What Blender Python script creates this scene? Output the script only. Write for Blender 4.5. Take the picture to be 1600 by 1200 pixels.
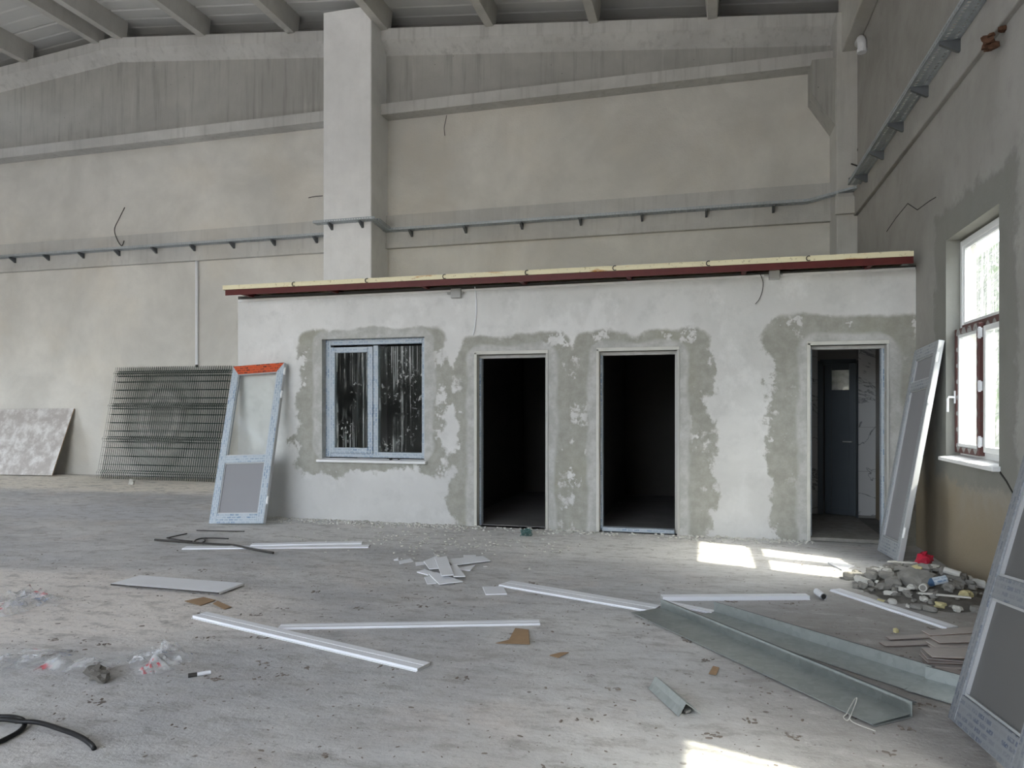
import bpy, bmesh, math, random
from mathutils import Vector, Matrix, noise as mnoise
for o in list(bpy.data.objects): bpy.data.objects.remove(o, do_unlink=True)
S = bpy.context.scene; C = S.collection
rnd = random.Random(7)

# ------------------------------------------------------------ camera, sky, sun, exposure
F, CX, CY, CAMH = 1135.0, 800.0, 638.0, 1.5
YAW = math.atan(305 / F)
cd = bpy.data.cameras.new('camera'); cam = bpy.data.objects.new('camera', cd); C.objects.link(cam)
cam.location = (0, 0, CAMH); cam.rotation_euler = (math.pi / 2, 0, YAW)
cd.lens = F / 1600 * 36; cd.sensor_width = 36; cd.shift_y = (CY - 600) / 1600; cd.clip_start = .05; cd.clip_end = 300
S.camera = cam
SUN_TO = Vector((-.82, .26, -1)).normalized()
w = bpy.data.worlds.new('world'); S.world = w; w.use_nodes = True
nt = w.node_tree; bg = nt.nodes['Background']
sky = nt.nodes.new('ShaderNodeTexSky'); sky.sky_type = 'NISHITA'; sky.sun_disc = False
sky.sun_elevation = math.asin(-SUN_TO.z); sky.sun_rotation = math.atan2(-SUN_TO.x, -SUN_TO.y)
sky.air_density = 1.0; sky.dust_density = 3.5; sky.ozone_density = 1.0
hs = nt.nodes.new('ShaderNodeHueSaturation'); hs.inputs['Saturation'].default_value = .5
nt.links.new(sky.outputs[0], hs.inputs['Color']); nt.links.new(hs.outputs[0], bg.inputs[0]); bg.inputs[1].default_value = 1.0
sl = bpy.data.lights.new('sun', 'SUN'); sl.energy = 7.5; sl.angle = math.radians(.7); sl.color = (1, .91, .76)
so = bpy.data.objects.new('sun', sl); C.objects.link(so); so.rotation_euler = SUN_TO.to_track_quat('-Z', 'Y').to_euler()
so.location = (20, -8, 20)
vs = S.view_settings; vs.view_transform = 'Standard'; vs.look = 'None'; vs.exposure = 1.0; vs.gamma = 1; vs.use_curve_mapping = False

# ------------------------------------------------------------ photograph geometry -> places in the hall
def ray(u, v):
    c, s = math.cos(YAW), math.sin(YAW)
    return Vector((-s * F + (u - CX) * c, c * F + (u - CX) * s, CY - v))
def fl(u, v, z=0.0):
    r = ray(u, v); t = (z - CAMH) / r.z; return Vector((r.x * t, r.y * t, z))
def ony(u, v, Y):
    r = ray(u, v); t = Y / r.y; return Vector((r.x * t, Y, CAMH + r.z * t))
def onx(u, v, X):
    r = ray(u, v); t = X / r.x; return Vector((X, r.y * t, CAMH + r.z * t))
def ss(t): t = max(0, min(1, t)); return t * t * (3 - 2 * t)
def fz(x, y): return .085 * ss((y - 9.0) / 2.2) * ss((-6.7 - x) / 1.0)

# ------------------------------------------------------------ mesh helpers
class MB:
    def __init__(s): s.v = []; s.f = []
    def add(s, vs, fs):
        b = len(s.v); s.v += [tuple(p) for p in vs]; s.f += [tuple(i + b for i in f) for f in fs]; return s
    def box(s, x0, x1, y0, y1, z0, z1):
        return s.add([(x, y, z) for z in (z0, z1) for y in (y0, y1) for x in (x0, x1)],
                     [(0, 2, 3, 1), (4, 5, 7, 6), (0, 1, 5, 4), (2, 6, 7, 3), (0, 4, 6, 2), (1, 3, 7, 5)])
    def prism(s, poly, d):           # poly: list of 3-D points, d: extrusion vector
        n = len(poly); P = [Vector(p) for p in poly]; d = Vector(d)
        return s.add(P + [p + d for p in P], [tuple(range(n))[::-1], tuple(range(n, 2 * n))] +
                     [(i, (i + 1) % n, n + (i + 1) % n, n + i) for i in range(n)])
    def tube(s, path, r, n=6, cap=True, flat=1.0):
        P = [Vector(p) for p in path]; rings = []
        t0 = (P[1] - P[0]).normalized(); up = Vector((0, 0, 1)) if abs(t0.z) < .9 else Vector((1, 0, 0))
        a = t0.cross(up).normalized()
        for i, p in enumerate(P):
            t = (P[min(i + 1, len(P) - 1)] - P[max(i - 1, 0)]).normalized()
            a = (a - t * a.dot(t)).normalized(); b = t.cross(a)
            rr = r[i] if isinstance(r, (list, tuple)) else r
            rings.append([p + a * math.cos(k * 2 * math.pi / n) * rr + b * math.sin(k * 2 * math.pi / n) * rr * flat for k in range(n)])
        vs = [q for R in rings for q in R]; fs = []
        for i in range(len(P) - 1):
            for k in range(n):
                fs.append((i * n + k, i * n + (k + 1) % n, (i + 1) * n + (k + 1) % n, (i + 1) * n + k))
        if cap: fs += [tuple(range(n))[::-1], tuple(range((len(P) - 1) * n, len(P) * n))]
        return s.add(vs, fs)
    def rock(s, c, r, seed, sq=(1, 1, .7)):
        g = random.Random(seed); bm = bmesh.new(); bmesh.ops.create_icosphere(bm, subdivisions=2 if r > .035 else 1, radius=1)
        off = Vector((g.random() * 50, g.random() * 50, g.random() * 50)); rot = Matrix.Rotation(g.random() * 6.3, 3, 'Z') @ Matrix.Rotation(g.uniform(-.4, .4), 3, 'X')
        vs = []
        for v in bm.verts:
            k = 1 + .75 * mnoise.noise(v.co * 1.5 + off) + .25 * mnoise.noise(v.co * 3.7 + off); p = v.co * k
            p = Vector((max(-.8, min(.8, p.x)) * sq[0], max(-.75, min(.8, p.y)) * sq[1], max(-.7, min(.75, p.z)) * sq[2]))
            vs.append(Vector(c) + rot @ p * r)
        fs = [tuple(v.index for v in f.verts) for f in bm.faces]; bm.free(); return s.add(vs, fs)
    def bounds(s):
        return [(min(p[i] for p in s.v), max(p[i] for p in s.v)) for i in range(3)]

def tag(o, label=None, cat=None, group=None, kind=None):
    if label: o['label'] = label
    if cat: o['category'] = cat
    if group: o['group'] = group
    if kind: o['kind'] = kind
    return o
def obj(name, mb, m, parent=None, label=None, cat=None, group=None, kind=None, recenter=False, smooth=False, bevel=0):
    me = bpy.data.meshes.new(name); vs = mb.v; loc = Vector((0, 0, 0))
    if recenter:
        b = mb.bounds(); loc = Vector(((b[0][0] + b[0][1]) / 2, (b[1][0] + b[1][1]) / 2, b[2][0]))
        vs = [tuple(Vector(p) - loc) for p in vs]
    me.from_pydata(vs, [], mb.f); me.update()
    bm = bmesh.new(); bm.from_mesh(me); bmesh.ops.recalc_face_normals(bm, faces=bm.faces); bm.to_mesh(me); bm.free()
    if smooth: me.polygons.foreach_set('use_smooth', [True] * len(me.polygons))
    if m: me.materials.append(m)
    o = bpy.data.objects.new(name, me); C.objects.link(o); o.location = loc
    if parent: o.parent = parent
    if bevel:
        mod = o.modifiers.new('bevel', 'BEVEL'); mod.width = bevel; mod.segments = 2; mod.limit_method = 'ANGLE'
    return tag(o, label, cat, group, kind)
def thing(name, label, cat, mat=None, loc=None, group=None, kind=None):
    o = bpy.data.objects.new(name, None); C.objects.link(o); o.empty_display_size = .1
    if mat is not None: o.matrix_world = mat
    elif loc is not None: o.location = loc
    return tag(o, label, cat, group, kind)
def frame(B, ex, ez):
    ez = Vector(ez).normalized(); ex = Vector(ex); ex = (ex - ez * ex.dot(ez)).normalized(); ey = ez.cross(ex)
    M = Matrix.Identity(4)
    for i in range(3): M[i][0], M[i][1], M[i][2], M[i][3] = ex[i], ey[i], ez[i], B[i]
    return M

# ------------------------------------------------------------ material helpers
class N:
    def __init__(s, name):
        s.m = bpy.data.materials.new(name); s.m.use_nodes = True; s.t = s.m.node_tree
        s.b = s.t.nodes['Principled BSDF']; s.out = s.t.nodes['Material Output']
        s.b.inputs['Roughness'].default_value = .85; s.b.inputs['Specular IOR Level'].default_value = .3
        s.co = s.new('ShaderNodeTexCoord').outputs['Object']
    def new(s, t): return s.t.nodes.new(t)
    def put(s, inp, v):
        if hasattr(v, 'links'): s.t.links.new(v, inp)
        elif isinstance(v, (tuple, list)) and len(v) == 3 and inp.type == 'RGBA': inp.default_value = (*v, 1)
        else: inp.default_value = v
    def math(s, op, a, b=0.0, c=None, clamp=False):
        n = s.new('ShaderNodeMath'); n.operation = op; n.use_clamp = clamp
        s.put(n.inputs[0], a); s.put(n.inputs[1], b)
        if c is not None: s.put(n.inputs[2], c)
        return n.outputs[0]
    def map(s, scale=(1, 1, 1), loc=(0, 0, 0), rot=(0, 0, 0), vec=None):
        n = s.new('ShaderNodeMapping'); s.put(n.inputs[0], vec or s.co); n.inputs[3].default_value = scale; n.inputs[1].default_value = loc; n.inputs[2].default_value = rot
        return n.outputs[0]
    def noise(s, scale, detail=4, rough=.55, vec=None, dist=0.0):
        n = s.new('ShaderNodeTexNoise'); s.put(n.inputs['Vector'], vec or s.co); n.inputs['Scale'].default_value = scale
        n.inputs['Detail'].default_value = detail; n.inputs['Roughness'].default_value = rough; n.inputs['Distortion'].default_value = dist
        return n.outputs['Fac']
    def vor(s, scale, vec=None, feature='F1', out='Distance', rand=1.0):
        n = s.new('ShaderNodeTexVoronoi'); n.feature = feature; s.put(n.inputs['Vector'], vec or s.co); n.inputs['Scale'].default_value = scale
        n.inputs['Randomness'].default_value = rand
        return n.outputs[out]
    def step(s, v, a, b, c0=0.0, c1=1.0):
        n = s.new('ShaderNodeMapRange'); n.interpolation_type = 'SMOOTHSTEP'; s.put(n.inputs[0], v)
        for i, q in enumerate((a, b, c0, c1)): n.inputs[i + 1].default_value = q
        return n.outputs[0]
    def mix(s, f, a, b, blend='MIX'):
        n = s.new('ShaderNodeMix'); n.data_type = 'RGBA'; n.blend_type = blend
        s.put(n.inputs[0], f); s.put(n.inputs[6], a); s.put(n.inputs[7], b); return n.outputs[2]
    def xyz(s, vec=None):
        n = s.new('ShaderNodeSeparateXYZ'); s.put(n.inputs[0], vec or s.co); return n.outputs
    def bump(s, h, strength=.3, dist=.01):
        n = s.new('ShaderNodeBump'); s.put(n.inputs['Height'], h); n.inputs['Strength'].default_value = strength; n.inputs['Distance'].default_value = dist
        s.t.links.new(n.outputs[0], s.b.inputs['Normal'])
    def done(s, col=None, rough=None, metal=None):
        if col is not None: s.put(s.b.inputs['Base Color'], col)
        if rough is not None: s.put(s.b.inputs['Roughness'], rough)
        if metal is not None: s.put(s.b.inputs['Metallic'], metal)
        return s.m
def mul(c, k): return tuple(x * k for x in c)
def plain(name, c, rough=.7, metal=0.0, var=.12, scale=8, bump=0.0):
    n = N(name); f = n.noise(scale, 5)
    col = n.mix(f, mul(c, 1 - var), mul(c, 1 + var))
    if bump: n.bump(n.noise(scale * 8, 4), bump, .004)
    return n.done(col, rough, metal)
def plaster(name, c, blot=.14, streak=0.0, bump=.25, warm=0.0, pits=False):
    n = N(name)
    f = n.noise(.55, 7, .6, dist=.4); g = n.noise(3.5, 6, .6); h = n.noise(38, 4, .6)
    col = n.mix(n.step(f, .3, .7), mul(c, 1 - blot), mul(c, 1 + blot))
    col = n.mix(n.math('MULTIPLY', n.step(g, .35, .75), .25), col, mul(c, .78))
    if warm: col = n.mix(n.math('MULTIPLY', n.step(n.noise(.8, 4, vec=n.map(loc=(9, 4, 2))), .45, .7), warm), col, (c[0] * 1.02, c[1] * .9, c[2] * .72))
    if streak:
        sv = n.noise(1.0, 5, .65, vec=n.map((9, 9, .55))); col = n.mix(n.math('MULTIPLY', n.step(sv, .48, .72), streak), col, mul(c, .55))
        sv2 = n.noise(1.0, 5, .65, vec=n.map((6, 6, .4), loc=(5, 3, 1))); col = n.mix(n.math('MULTIPLY', n.step(sv2, .55, .75), streak * .8), col, mul(c, 1.3))
    if pits:
        p = n.vor(5.5, out='Distance'); col = n.mix(n.step(p, .06, .03), col, mul(c, .4))
    n.bump(n.math('ADD', n.math('MULTIPLY', g, 1.2), n.math('MULTIPLY', h, .5)), bump, .02)
    return n.done(col, .92)
def galv(name, c=(.42, .46, .47), rough=.38):
    n = N(name); v = n.vor(30, out='Color'); f = n.noise(4, 4)
    bw = n.new('ShaderNodeRGBToBW'); n.put(bw.inputs[0], v)
    col = n.mix(bw.outputs[0], mul(c, .9), mul(c, 1.12)); col = n.mix(n.math('MULTIPLY', n.step(f, .5, .75), .35), col, mul(c, .72))
    return n.done(col, n.math('MULTIPLY_ADD', f, .25, rough - .1), .75)
def film(name, base, ink, vert=False, rough=.4, dens=.42):
    """protective film printed with rows of small lettering"""
    n = N(name); x, y, z = n.xyz()
    cmb = n.new('ShaderNodeCombineXYZ')
    n.put(cmb.inputs[0], z if vert else x); n.put(cmb.inputs[1], n.math('ADD', x if vert else z, n.math('MULTIPLY', y, 1.0)))
    br = n.new('ShaderNodeTexBrick'); n.put(br.inputs['Vector'], cmb.outputs[0])
    br.inputs['Color1'].default_value = (*ink, 1); br.inputs['Color2'].default_value = (*mul(base, .86), 1); br.inputs['Mortar'].default_value = (*base, 1)
    br.inputs['Scale'].default_value = 1; br.inputs['Brick Width'].default_value = .075; br.inputs['Row Height'].default_value = .032
    br.inputs['Mortar Size'].default_value = .007; br.inputs['Bias'].default_value = 0
    ch = n.step(n.noise(1, 2, vec=n.map((75, 75, 75), vec=cmb.outputs[0])), .40, .46)
    wear = n.step(n.noise(5, 4), 1 - dens - .12, 1 - dens + .1)
    col = n.mix(n.math('MULTIPLY', ch, n.math('MULTIPLY_ADD', wear, .5, .5)), base, br.outputs[0])
    return n.done(col, rough)
def glass(name, tint=(.9, .93, .92), dirt=.0, drips=False, dirtc=(.75, .76, .74), axis='x', gloss=.06, seed=0.0):
    n = N(name); t = n.t
    tr = n.new('ShaderNodeBsdfTransparent'); tr.inputs[0].default_value = (*tint, 1)
    gl = n.new('ShaderNodeBsdfGlossy'); gl.inputs['Roughness'].default_value = .05
    m1 = n.new('ShaderNodeMixShader'); m1.inputs[0].default_value = gloss
    t.links.new(tr.outputs[0], m1.inputs[1]); t.links.new(gl.outputs[0], m1.inputs[2])
    n.b.inputs['Base Color'].default_value = (*dirtc, 1)
    tl = n.new('ShaderNodeBsdfTranslucent'); tl.inputs[0].default_value = (*dirtc, 1)
    m0 = n.new('ShaderNodeMixShader'); m0.inputs[0].default_value = .5
    t.links.new(n.b.outputs[0], m0.inputs[1]); t.links.new(tl.outputs[0], m0.inputs[2])
    fac = n.math('MULTIPLY', n.noise(9, 6, vec=n.map(loc=(seed, seed, 0))), dirt * 1.6)
    if drips:
        col = n.noise(1, 3, .6, vec=n.map((26, 26, .35), loc=(seed, seed, seed)))     # thin runs
        run = n.math('MAXIMUM', n.step(col, .56, .62), n.math('MULTIPLY', n.step(n.noise(1, 2, .6, vec=n.map((70, 70, .5), loc=(seed + 9, 2, seed))), .57, .63), .5))
        gate = n.step(n.noise(1, 3, vec=n.map((3.5, 3.5, 1.7), loc=(seed + 3, 1, seed))), .36, .56)
        sp = n.math('MULTIPLY', n.step(n.noise(26, 3, .7, vec=n.map((1, 1, .7), loc=(seed, 7, 0))), .60, .66), n.step(n.noise(2.2, 2, vec=n.map(loc=(seed, 2, 4))), .42, .6))
        fac = n.math('ADD', fac, n.math('ADD', n.math('MULTIPLY', n.math('MULTIPLY', run, gate), .75), n.math('MULTIPLY', sp, .8)), clamp=True)
    m2 = n.new('ShaderNodeMixShader'); n.put(m2.inputs[0], fac)
    t.links.new(m1.outputs[0], m2.inputs[1]); t.links.new(m0.outputs[0], m2.inputs[2]); t.links.new(m2.outputs[0], n.out.inputs[0])
    return n.m

M = {}
M['wall'] = plaster('back_wall_plaster', (.68, .665, .62), .12, 0, .35, .15)
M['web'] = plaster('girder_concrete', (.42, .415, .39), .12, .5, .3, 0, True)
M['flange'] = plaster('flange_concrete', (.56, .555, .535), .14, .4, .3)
M['tie'] = plaster('tie_beam_concrete', (.56, .555, .53), .14, .25, .3, .2)
M['column'] = plaster('column_plaster', (.85, .85, .845), .08, .05, .25)
M['right'] = None
M['purlin'] = plaster('purlin_concrete', (.56, .55, .52), .15, .15, .3, .1)
M['panelroof'] = plain('roof_panel_skin', (.62, .62, .60), .55, 0, .06, 1.5)
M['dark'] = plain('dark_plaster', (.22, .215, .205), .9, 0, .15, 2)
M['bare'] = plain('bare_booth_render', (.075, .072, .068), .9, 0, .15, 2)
M['white'] = plain('white_plastic', (.80, .81, .84), .35, 0, .04, 5)
M['whitew'] = plain('white_frame', (.82, .83, .83), .3, 0, .03, 5)
M['cream'] = None
M['maroon'] = plain('maroon_steel', (.105, .018, .016), .5, 0, .25, 12)
M['galv'] = galv('galvanised_sheet', (.41, .44, .43), .42)
M['tray'] = galv('galvanised_tray', (.46, .50, .53), .55)
M['greyp'] = plain('grey_door_panel', (.27, .27, .285), .5, 0, .06, 3)
M['black'] = plain('black_rubber', (.012, .012, .013), .45, 0, .2, 20)
M['card'] = plain('cardboard', (.33, .22, .13), .9, 0, .15, 14)
M['mortar'] = plain('broken_mortar', (.25, .24, .22), .95, 0, .45, 11, .6)
M['dirt'] = plain('rubble_dirt', (.14, .13, .115), .95, 0, .5, 14, .8)
M['mortarw'] = plain('broken_pale_plaster', (.58, .57, .53), .95, 0, .2, 9, .4)
M['foam'] = plain('yellow_foam', (.62, .55, .30), .95, 0, .2, 12, .5)
M['green'] = plain('green_wire_coating', (.012, .03, .024), .5, 0, .2, 20)
M['lam'] = plain('laminate_board', (.40, .36, .33), .6, 0, .2, 6)
M['lamd'] = plain('laminate_core', (.13, .08, .06), .9, 0, .2, 12)
M['red'] = plain('red_bag_plastic', (.50, .02, .05), .4, 0, .3, 18)
M['rust'] = plain('rusty_steel', (.10, .05, .03), .9, 0, .4, 20, .4)
M['rebar'] = plain('dark_steel_rod', (.07, .065, .06), .7, .4, .3, 20)
M['grey'] = plain('grey_box_plastic', (.42, .42, .41), .5, 0, .05, 10)
M['bluef'] = film('blue_printed_film', (.47, .525, .57), (.06, .15, .30))
M['bluefv'] = film('blue_printed_film_upright', (.47, .525, .57), (.06, .15, .30), True)
M['greyf'] = film('grey_printed_film', (.38, .40, .42), (.10, .13, .19))
M['greyfv'] = film('grey_printed_film_upright', (.38, .40, .42), (.10, .13, .19), True)
M['darkp'] = plain('shaded_grey_infill', (.125, .124, .122), .55, 0, .06, 3)  # darker copy of the door panel, shade at the right edge put into its colour
M['darkf'] = film('shaded_printed_film', (.24, .25, .265), (.06, .08, .14))  # darker copies of the door film, same shade painted in
M['darkfv'] = film('shaded_printed_film_upright', (.24, .25, .265), (.06, .08, .14), True)
M['orange'] = film('orange_tape', (.62, .10, .03), (.03, .02, .02), False, .5, .6)
M['alu'] = plain('aluminium_edge', (.52, .53, .54), .35, .3, .05, 6)
M['sash'] = None
M['glass'] = glass('clear_glass', tint=(.97, .98, .975), dirt=.02, gloss=.01)
M['glassd'] = glass('dusty_glass', dirt=.02, drips=True, seed=2.0, gloss=.002)
M['glassw'] = glass('streaked_window_glass', dirt=.04, drips=True, seed=11.0, gloss=.03, dirtc=(.7, .72, .72))
M['glassf'] = glass('frosted_pane', dirt=.7, seed=5.0, dirtc=(.85, .87, .86))
M['sheet'] = None
M['mortarc'] = plain('pale_reveal_plaster', (.62, .61, .56), .9, 0, .15, 6, .3)
M['galvb'] = plain('bracket_steel', (.14, .15, .16), .5, .4, .15, 10)

# cream edge of the booth roof, rust-stained
n = N('cream_panel_edge'); f = n.noise(1.0, 4, .6, vec=n.map((2.2, 6, 9))); col = n.mix(n.step(f, .58, .70), (.80, .73, .50), (.48, .22, .05))
col = n.mix(n.step(n.noise(30, 3), .62, .7), col, (.55, .48, .30)); M['cream'] = n.done(col, .7)
# red-and-white taped window sash film
n = N('red_banded_film'); x, y, z = n.xyz()
st = n.math('ADD', n.math('SINE', n.math('MULTIPLY', z, 42.0)), n.math('SINE', n.math('MULTIPLY', x, 42.0))); col = n.mix(n.step(st, -.35, -.15), (.34, .335, .33), (.115, .05, .045))
col = n.mix(n.step(n.noise(40, 3), .6, .66), col, (.10, .09, .09)); M['sash'] = n.done(col, .5)
# transparent printed sheeting
n = N('printed_plastic_sheet'); t = n.t
tr = n.new('ShaderNodeBsdfTransparent'); mx = n.new('ShaderNodeMixShader')
pr = n.math('MULTIPLY', n.step(n.noise(3.5, 2, vec=n.map((1, 1, 1))), .60, .66), n.step(n.noise(30, 3), .48, .55)); pb = n.math('MULTIPLY', n.step(n.noise(3.5, 2, vec=n.map((1, 1, 1), loc=(8, 3, 1))), .60, .66), n.step(n.noise(34, 3), .48, .55))
col = n.mix(pr, (.78, .79, .80), (.55, .09, .11)); col = n.mix(pb, col, (.16, .24, .46))
n.done(col, .22); n.b.inputs['Specular IOR Level'].default_value = .6
fac = n.math('ADD', n.math('MULTIPLY_ADD', n.step(n.noise(14, 4), .4, .7), .45, .10), n.math('MULTIPLY', n.math('ADD', pr, pb, clamp=True), .35), clamp=True)
n.put(mx.inputs[0], fac); t.links.new(tr.outputs[0], mx.inputs[1]); t.links.new(n.b.outputs[0], mx.inputs[2]); t.links.new(mx.outputs[0], n.out.inputs[0])
M['sheet'] = n.m

# ------------------------------------------------------------ main dimensions of the hall
W, YB, YW = 2.2, 8.80, 12.65           # right wall face, booth front face, back wall face
XL, YR = -18.0, -7.0                   # far left wall, open front of the hall behind the camera
RX, RZ = -11.9, 9.16                   # ridge
def topz(x): return RZ - .104 * (x - RX) if x > RX else RZ - .085 * (RX - x)

# booth openings (x0, x1, z0, z1)
OW = (ony(503, 530, YB).x, ony(663, 530, YB).x, .81, 2.43)
OD = [(ony(745, 600, YB).x, ony(853, 600, YB).x, 0, 2.18), (ony(936, 600, YB).x, ony(1058, 600, YB).x, 0, 2.19), (ony(1266, 600, YB).x, ony(1385, 600, YB).x, 0, 2.21)]

# floor material
n = N('concrete_floor'); x, y, z = n.xyz()
c0 = (.52, .525, .535)
f = n.noise(.42, 7, .6, dist=.6); g = n.noise(2.0, 8, .65, vec=n.map((.55, 1.6, 1))); h = n.noise(16, 6, .7); k = n.noise(55, 4, .7)
col = n.mix(n.step(f, .33, .68), mul(c0, .84), (.60, .59, .575))
col = n.mix(n.math('MULTIPLY', n.step(g, .42, .68), .55), col, (.42, .405, .395))
col = n.mix(n.math('MULTIPLY', n.step(n.noise(1.1, 6, .6, vec=n.map(loc=(4, 9, 1))), .52, .72), .45), col, (.64, .57, .52))     # pinkish plaster dust
dust = n.math('MULTIPLY', n.step(n.noise(.5, 5, .6, vec=n.map((.6, 1.1, 1), loc=(2.2, 3.1, 0))), .45, .66), .6)
col = n.mix(dust, col, (.70, .685, .66))
# dust swept in front of the booth, light and shade painted into either side
def blob(cx, cy, rx, ry):
    a = n.math('POWER', n.math('DIVIDE', n.math('SUBTRACT', x, cx), rx), 2.0); b = n.math('POWER', n.math('DIVIDE', n.math('SUBTRACT', y, cy), ry), 2.0)
    return n.step(n.math('ADD', n.math('ADD', a, b), n.math('MULTIPLY_ADD', g, 1.2, -.6)), 1.25, .3)
col = n.mix(n.math('MULTIPLY', blob(-5.2, 4.5, 2.6, 1.1), .75), col, (.80, .74, .68))  # warm pool of light on the left floor, painted pale
col = n.mix(n.math('MULTIPLY', blob(-11.5, 11.4, 6.0, 1.3), .95), col, (.85, .79, .69))  # warm brightness at the foot of the back wall, painted into the floor
col = n.mix(n.math('MULTIPLY', blob(1.5, 4.6, 1.5, 2.6), .7), col, (.30, .28, .255))  # brown dirt near the rubble, with the right foreground's shade painted in
col = n.mix(n.math('MULTIPLY', blob(-3.0, 8.0, 4.2, .9), .6), col, (.76, .745, .72))
col = n.mix(n.math('MULTIPLY', blob(-8.6, 8.6, 2.2, .8), .6), col, (.54, .545, .57))
m3 = n.noise(5.5, 8, .72, vec=n.map((.7, 1.5, 1), loc=(1, 5, 2)))
col = n.mix(n.math('MULTIPLY', n.step(m3, .48, .66), .65), col, (.31, .29, .27))
col = n.mix(n.math('MULTIPLY', n.step(m3, .47, .32), .35), col, (.70, .69, .68))
col = n.mix(n.math('MULTIPLY', n.step(h, .54, .70), .5), col, (.25, .235, .22))
sp = n.math('MULTIPLY', n.step(n.vor(9, vec=n.map((1, 1, 1))), .17, .08), n.step(n.noise(3, 4), .5, .62))
col = n.mix(n.math('MULTIPLY', sp, .75), col, (.14, .115, .095))
sp2 = n.math('MULTIPLY', n.step(n.vor(3.1), .10, .05), n.step(k, .45, .55)); col = n.mix(n.math('MULTIPLY', sp2, .8), col, (.12, .09, .07))
wl = n.math('MULTIPLY', n.step(n.noise(60, 2, .5), .68, .72), .5); col = n.mix(wl, col, (.7, .69, .66))
n.bump(n.math('ADD', n.math('MULTIPLY', h, 1.0), n.math('ADD', n.math('MULTIPLY', k, .5), n.math('MULTIPLY', g, 2.0))), .5, .014)
M['floor'] = n.done(col, .9)

# booth front plaster with cement repairs round the openings
n = N('booth_front_plaster'); x, y, z = n.xyz()
f = n.noise(.8, 7, .6, dist=.5); g = n.noise(4, 7, .65); h = n.noise(40, 4, .6); gg = n.noise(9, 6, .7)
base = n.mix(n.step(f, .3, .7), (.62, .615, .595), (.73, .725, .705))
base = n.mix(n.math('MULTIPLY', n.step(g, .48, .7), .4), base, (.50, .50, .485))
base = n.mix(n.math('MULTIPLY', n.step(n.noise(2.2, 7, .65, vec=n.map((1, 1, .8), loc=(6, 2, 1))), .5, .66), .6), base, (.80, .795, .78))
base = n.mix(n.math('MULTIPLY', n.step(n.math('ADD', z, n.math('MULTIPLY', n.math('SUBTRACT', f, .5), .9)), .95, .55), .45), base, (.50, .50, .49))
def sdf(x0, x1, z0, z1):
    ax = n.math('SUBTRACT', n.math('ABSOLUTE', n.math('SUBTRACT', x, (x0 + x1) / 2)), (x1 - x0) / 2 - .22)
    az = n.math('SUBTRACT', n.math('ABSOLUTE', n.math('SUBTRACT', z, (z0 + z1) / 2)), (z1 - z0) / 2 - .22)
    ax = n.math('MAXIMUM', ax, 0.0); az = n.math('MAXIMUM', az, 0.0)
    return n.math('SUBTRACT', n.math('SQRT', n.math('ADD', n.math('MULTIPLY', ax, ax), n.math('MULTIPLY', az, az))), .22)
rag = n.math('ADD', n.math('MULTIPLY', n.math('SUBTRACT', n.noise(2.1, 3, .5), .5), .75), n.math('MULTIPLY', n.math('SUBTRACT', n.noise(7, 9, .72), .5), .35))
d = None
for bx in ((OW[0] - .36, OW[1] + .33, .60, 2.56), (OD[0][0] - .27, OD[0][1] + .34, -2, 2.42), (OD[1][0] - .34, OD[1][1] + .36, -2, 2.44), (OD[2][0] - .45, OD[2][1] + .5, -2, 2.53)):
    q = sdf(*bx); d = q if d is None else n.math('MINIMUM', d, q)
low = n.step(z, 2.1, 2.5, 1.0, .25)
pm = n.step(n.math('ADD', d, n.math('MULTIPLY', rag, low)), .03, -.03)
holes = n.step(n.noise(3.1, 8, .7, vec=n.map(loc=(3, 0, 8))), .555, .60)
hz = n.math('MULTIPLY', holes, n.step(d, -.30, -.10)); pm = n.math('MULTIPLY', pm, n.math('SUBTRACT', 1.0, hz))
pcol = n.mix(n.step(gg, .3, .75), (.325, .32, .28), (.42, .415, .375)); pcol = n.mix(n.math('MULTIPLY', n.step(f, .5, .7), .4), pcol, (.36, .35, .27))
col = n.mix(pm, base, pcol)
d2 = None
for o_ in [OW] + OD:
    q = sdf(o_[0] - .14, o_[1] + .14, o_[2] - (.02 if o_[2] else 2), o_[3] + .13); d2 = q if d2 is None else n.math('MINIMUM', d2, q)
bm_ = n.step(n.math('ADD', d2, n.math('MULTIPLY', rag, .22)), .02, -.03)
bcol = n.mix(n.step(n.noise(7, 6, .7), .35, .7), (.42, .42, .395), (.58, .58, .565)); col = n.mix(n.math('MULTIPLY', bm_, .9), col, bcol)
hh = n.math('ADD', n.math('MULTIPLY', pm, .8), n.math('ADD', n.math('MULTIPLY', g, .8), n.math('MULTIPLY', h, .35)))
n.bump(hh, .35, .015); M['booth'] = n.done(col, .92)

# right wall plaster: dull, brown damp low down, darker cement round the window
RWN = [(onx(1478, 600, W).y, onx(1561, 600, W).y)]
WY1, WY0 = RWN[0]; WZ0, WZ1 = 1.04, 3.10
n = N('right_wall_plaster'); x, y, z = n.xyz()
f = n.noise(.7, 7, .6, dist=.5); g = n.noise(4, 7, .65); h = n.noise(40, 4, .6)
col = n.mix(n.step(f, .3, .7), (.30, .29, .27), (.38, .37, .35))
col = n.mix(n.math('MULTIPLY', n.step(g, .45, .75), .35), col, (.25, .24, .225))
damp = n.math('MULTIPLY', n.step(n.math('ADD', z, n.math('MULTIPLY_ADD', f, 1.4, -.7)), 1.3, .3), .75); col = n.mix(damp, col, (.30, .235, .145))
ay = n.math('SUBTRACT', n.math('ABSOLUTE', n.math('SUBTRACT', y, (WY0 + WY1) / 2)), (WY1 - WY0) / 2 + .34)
az = n.math('SUBTRACT', n.math('ABSOLUTE', n.math('SUBTRACT', z, 2.12)), 1.28)
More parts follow.
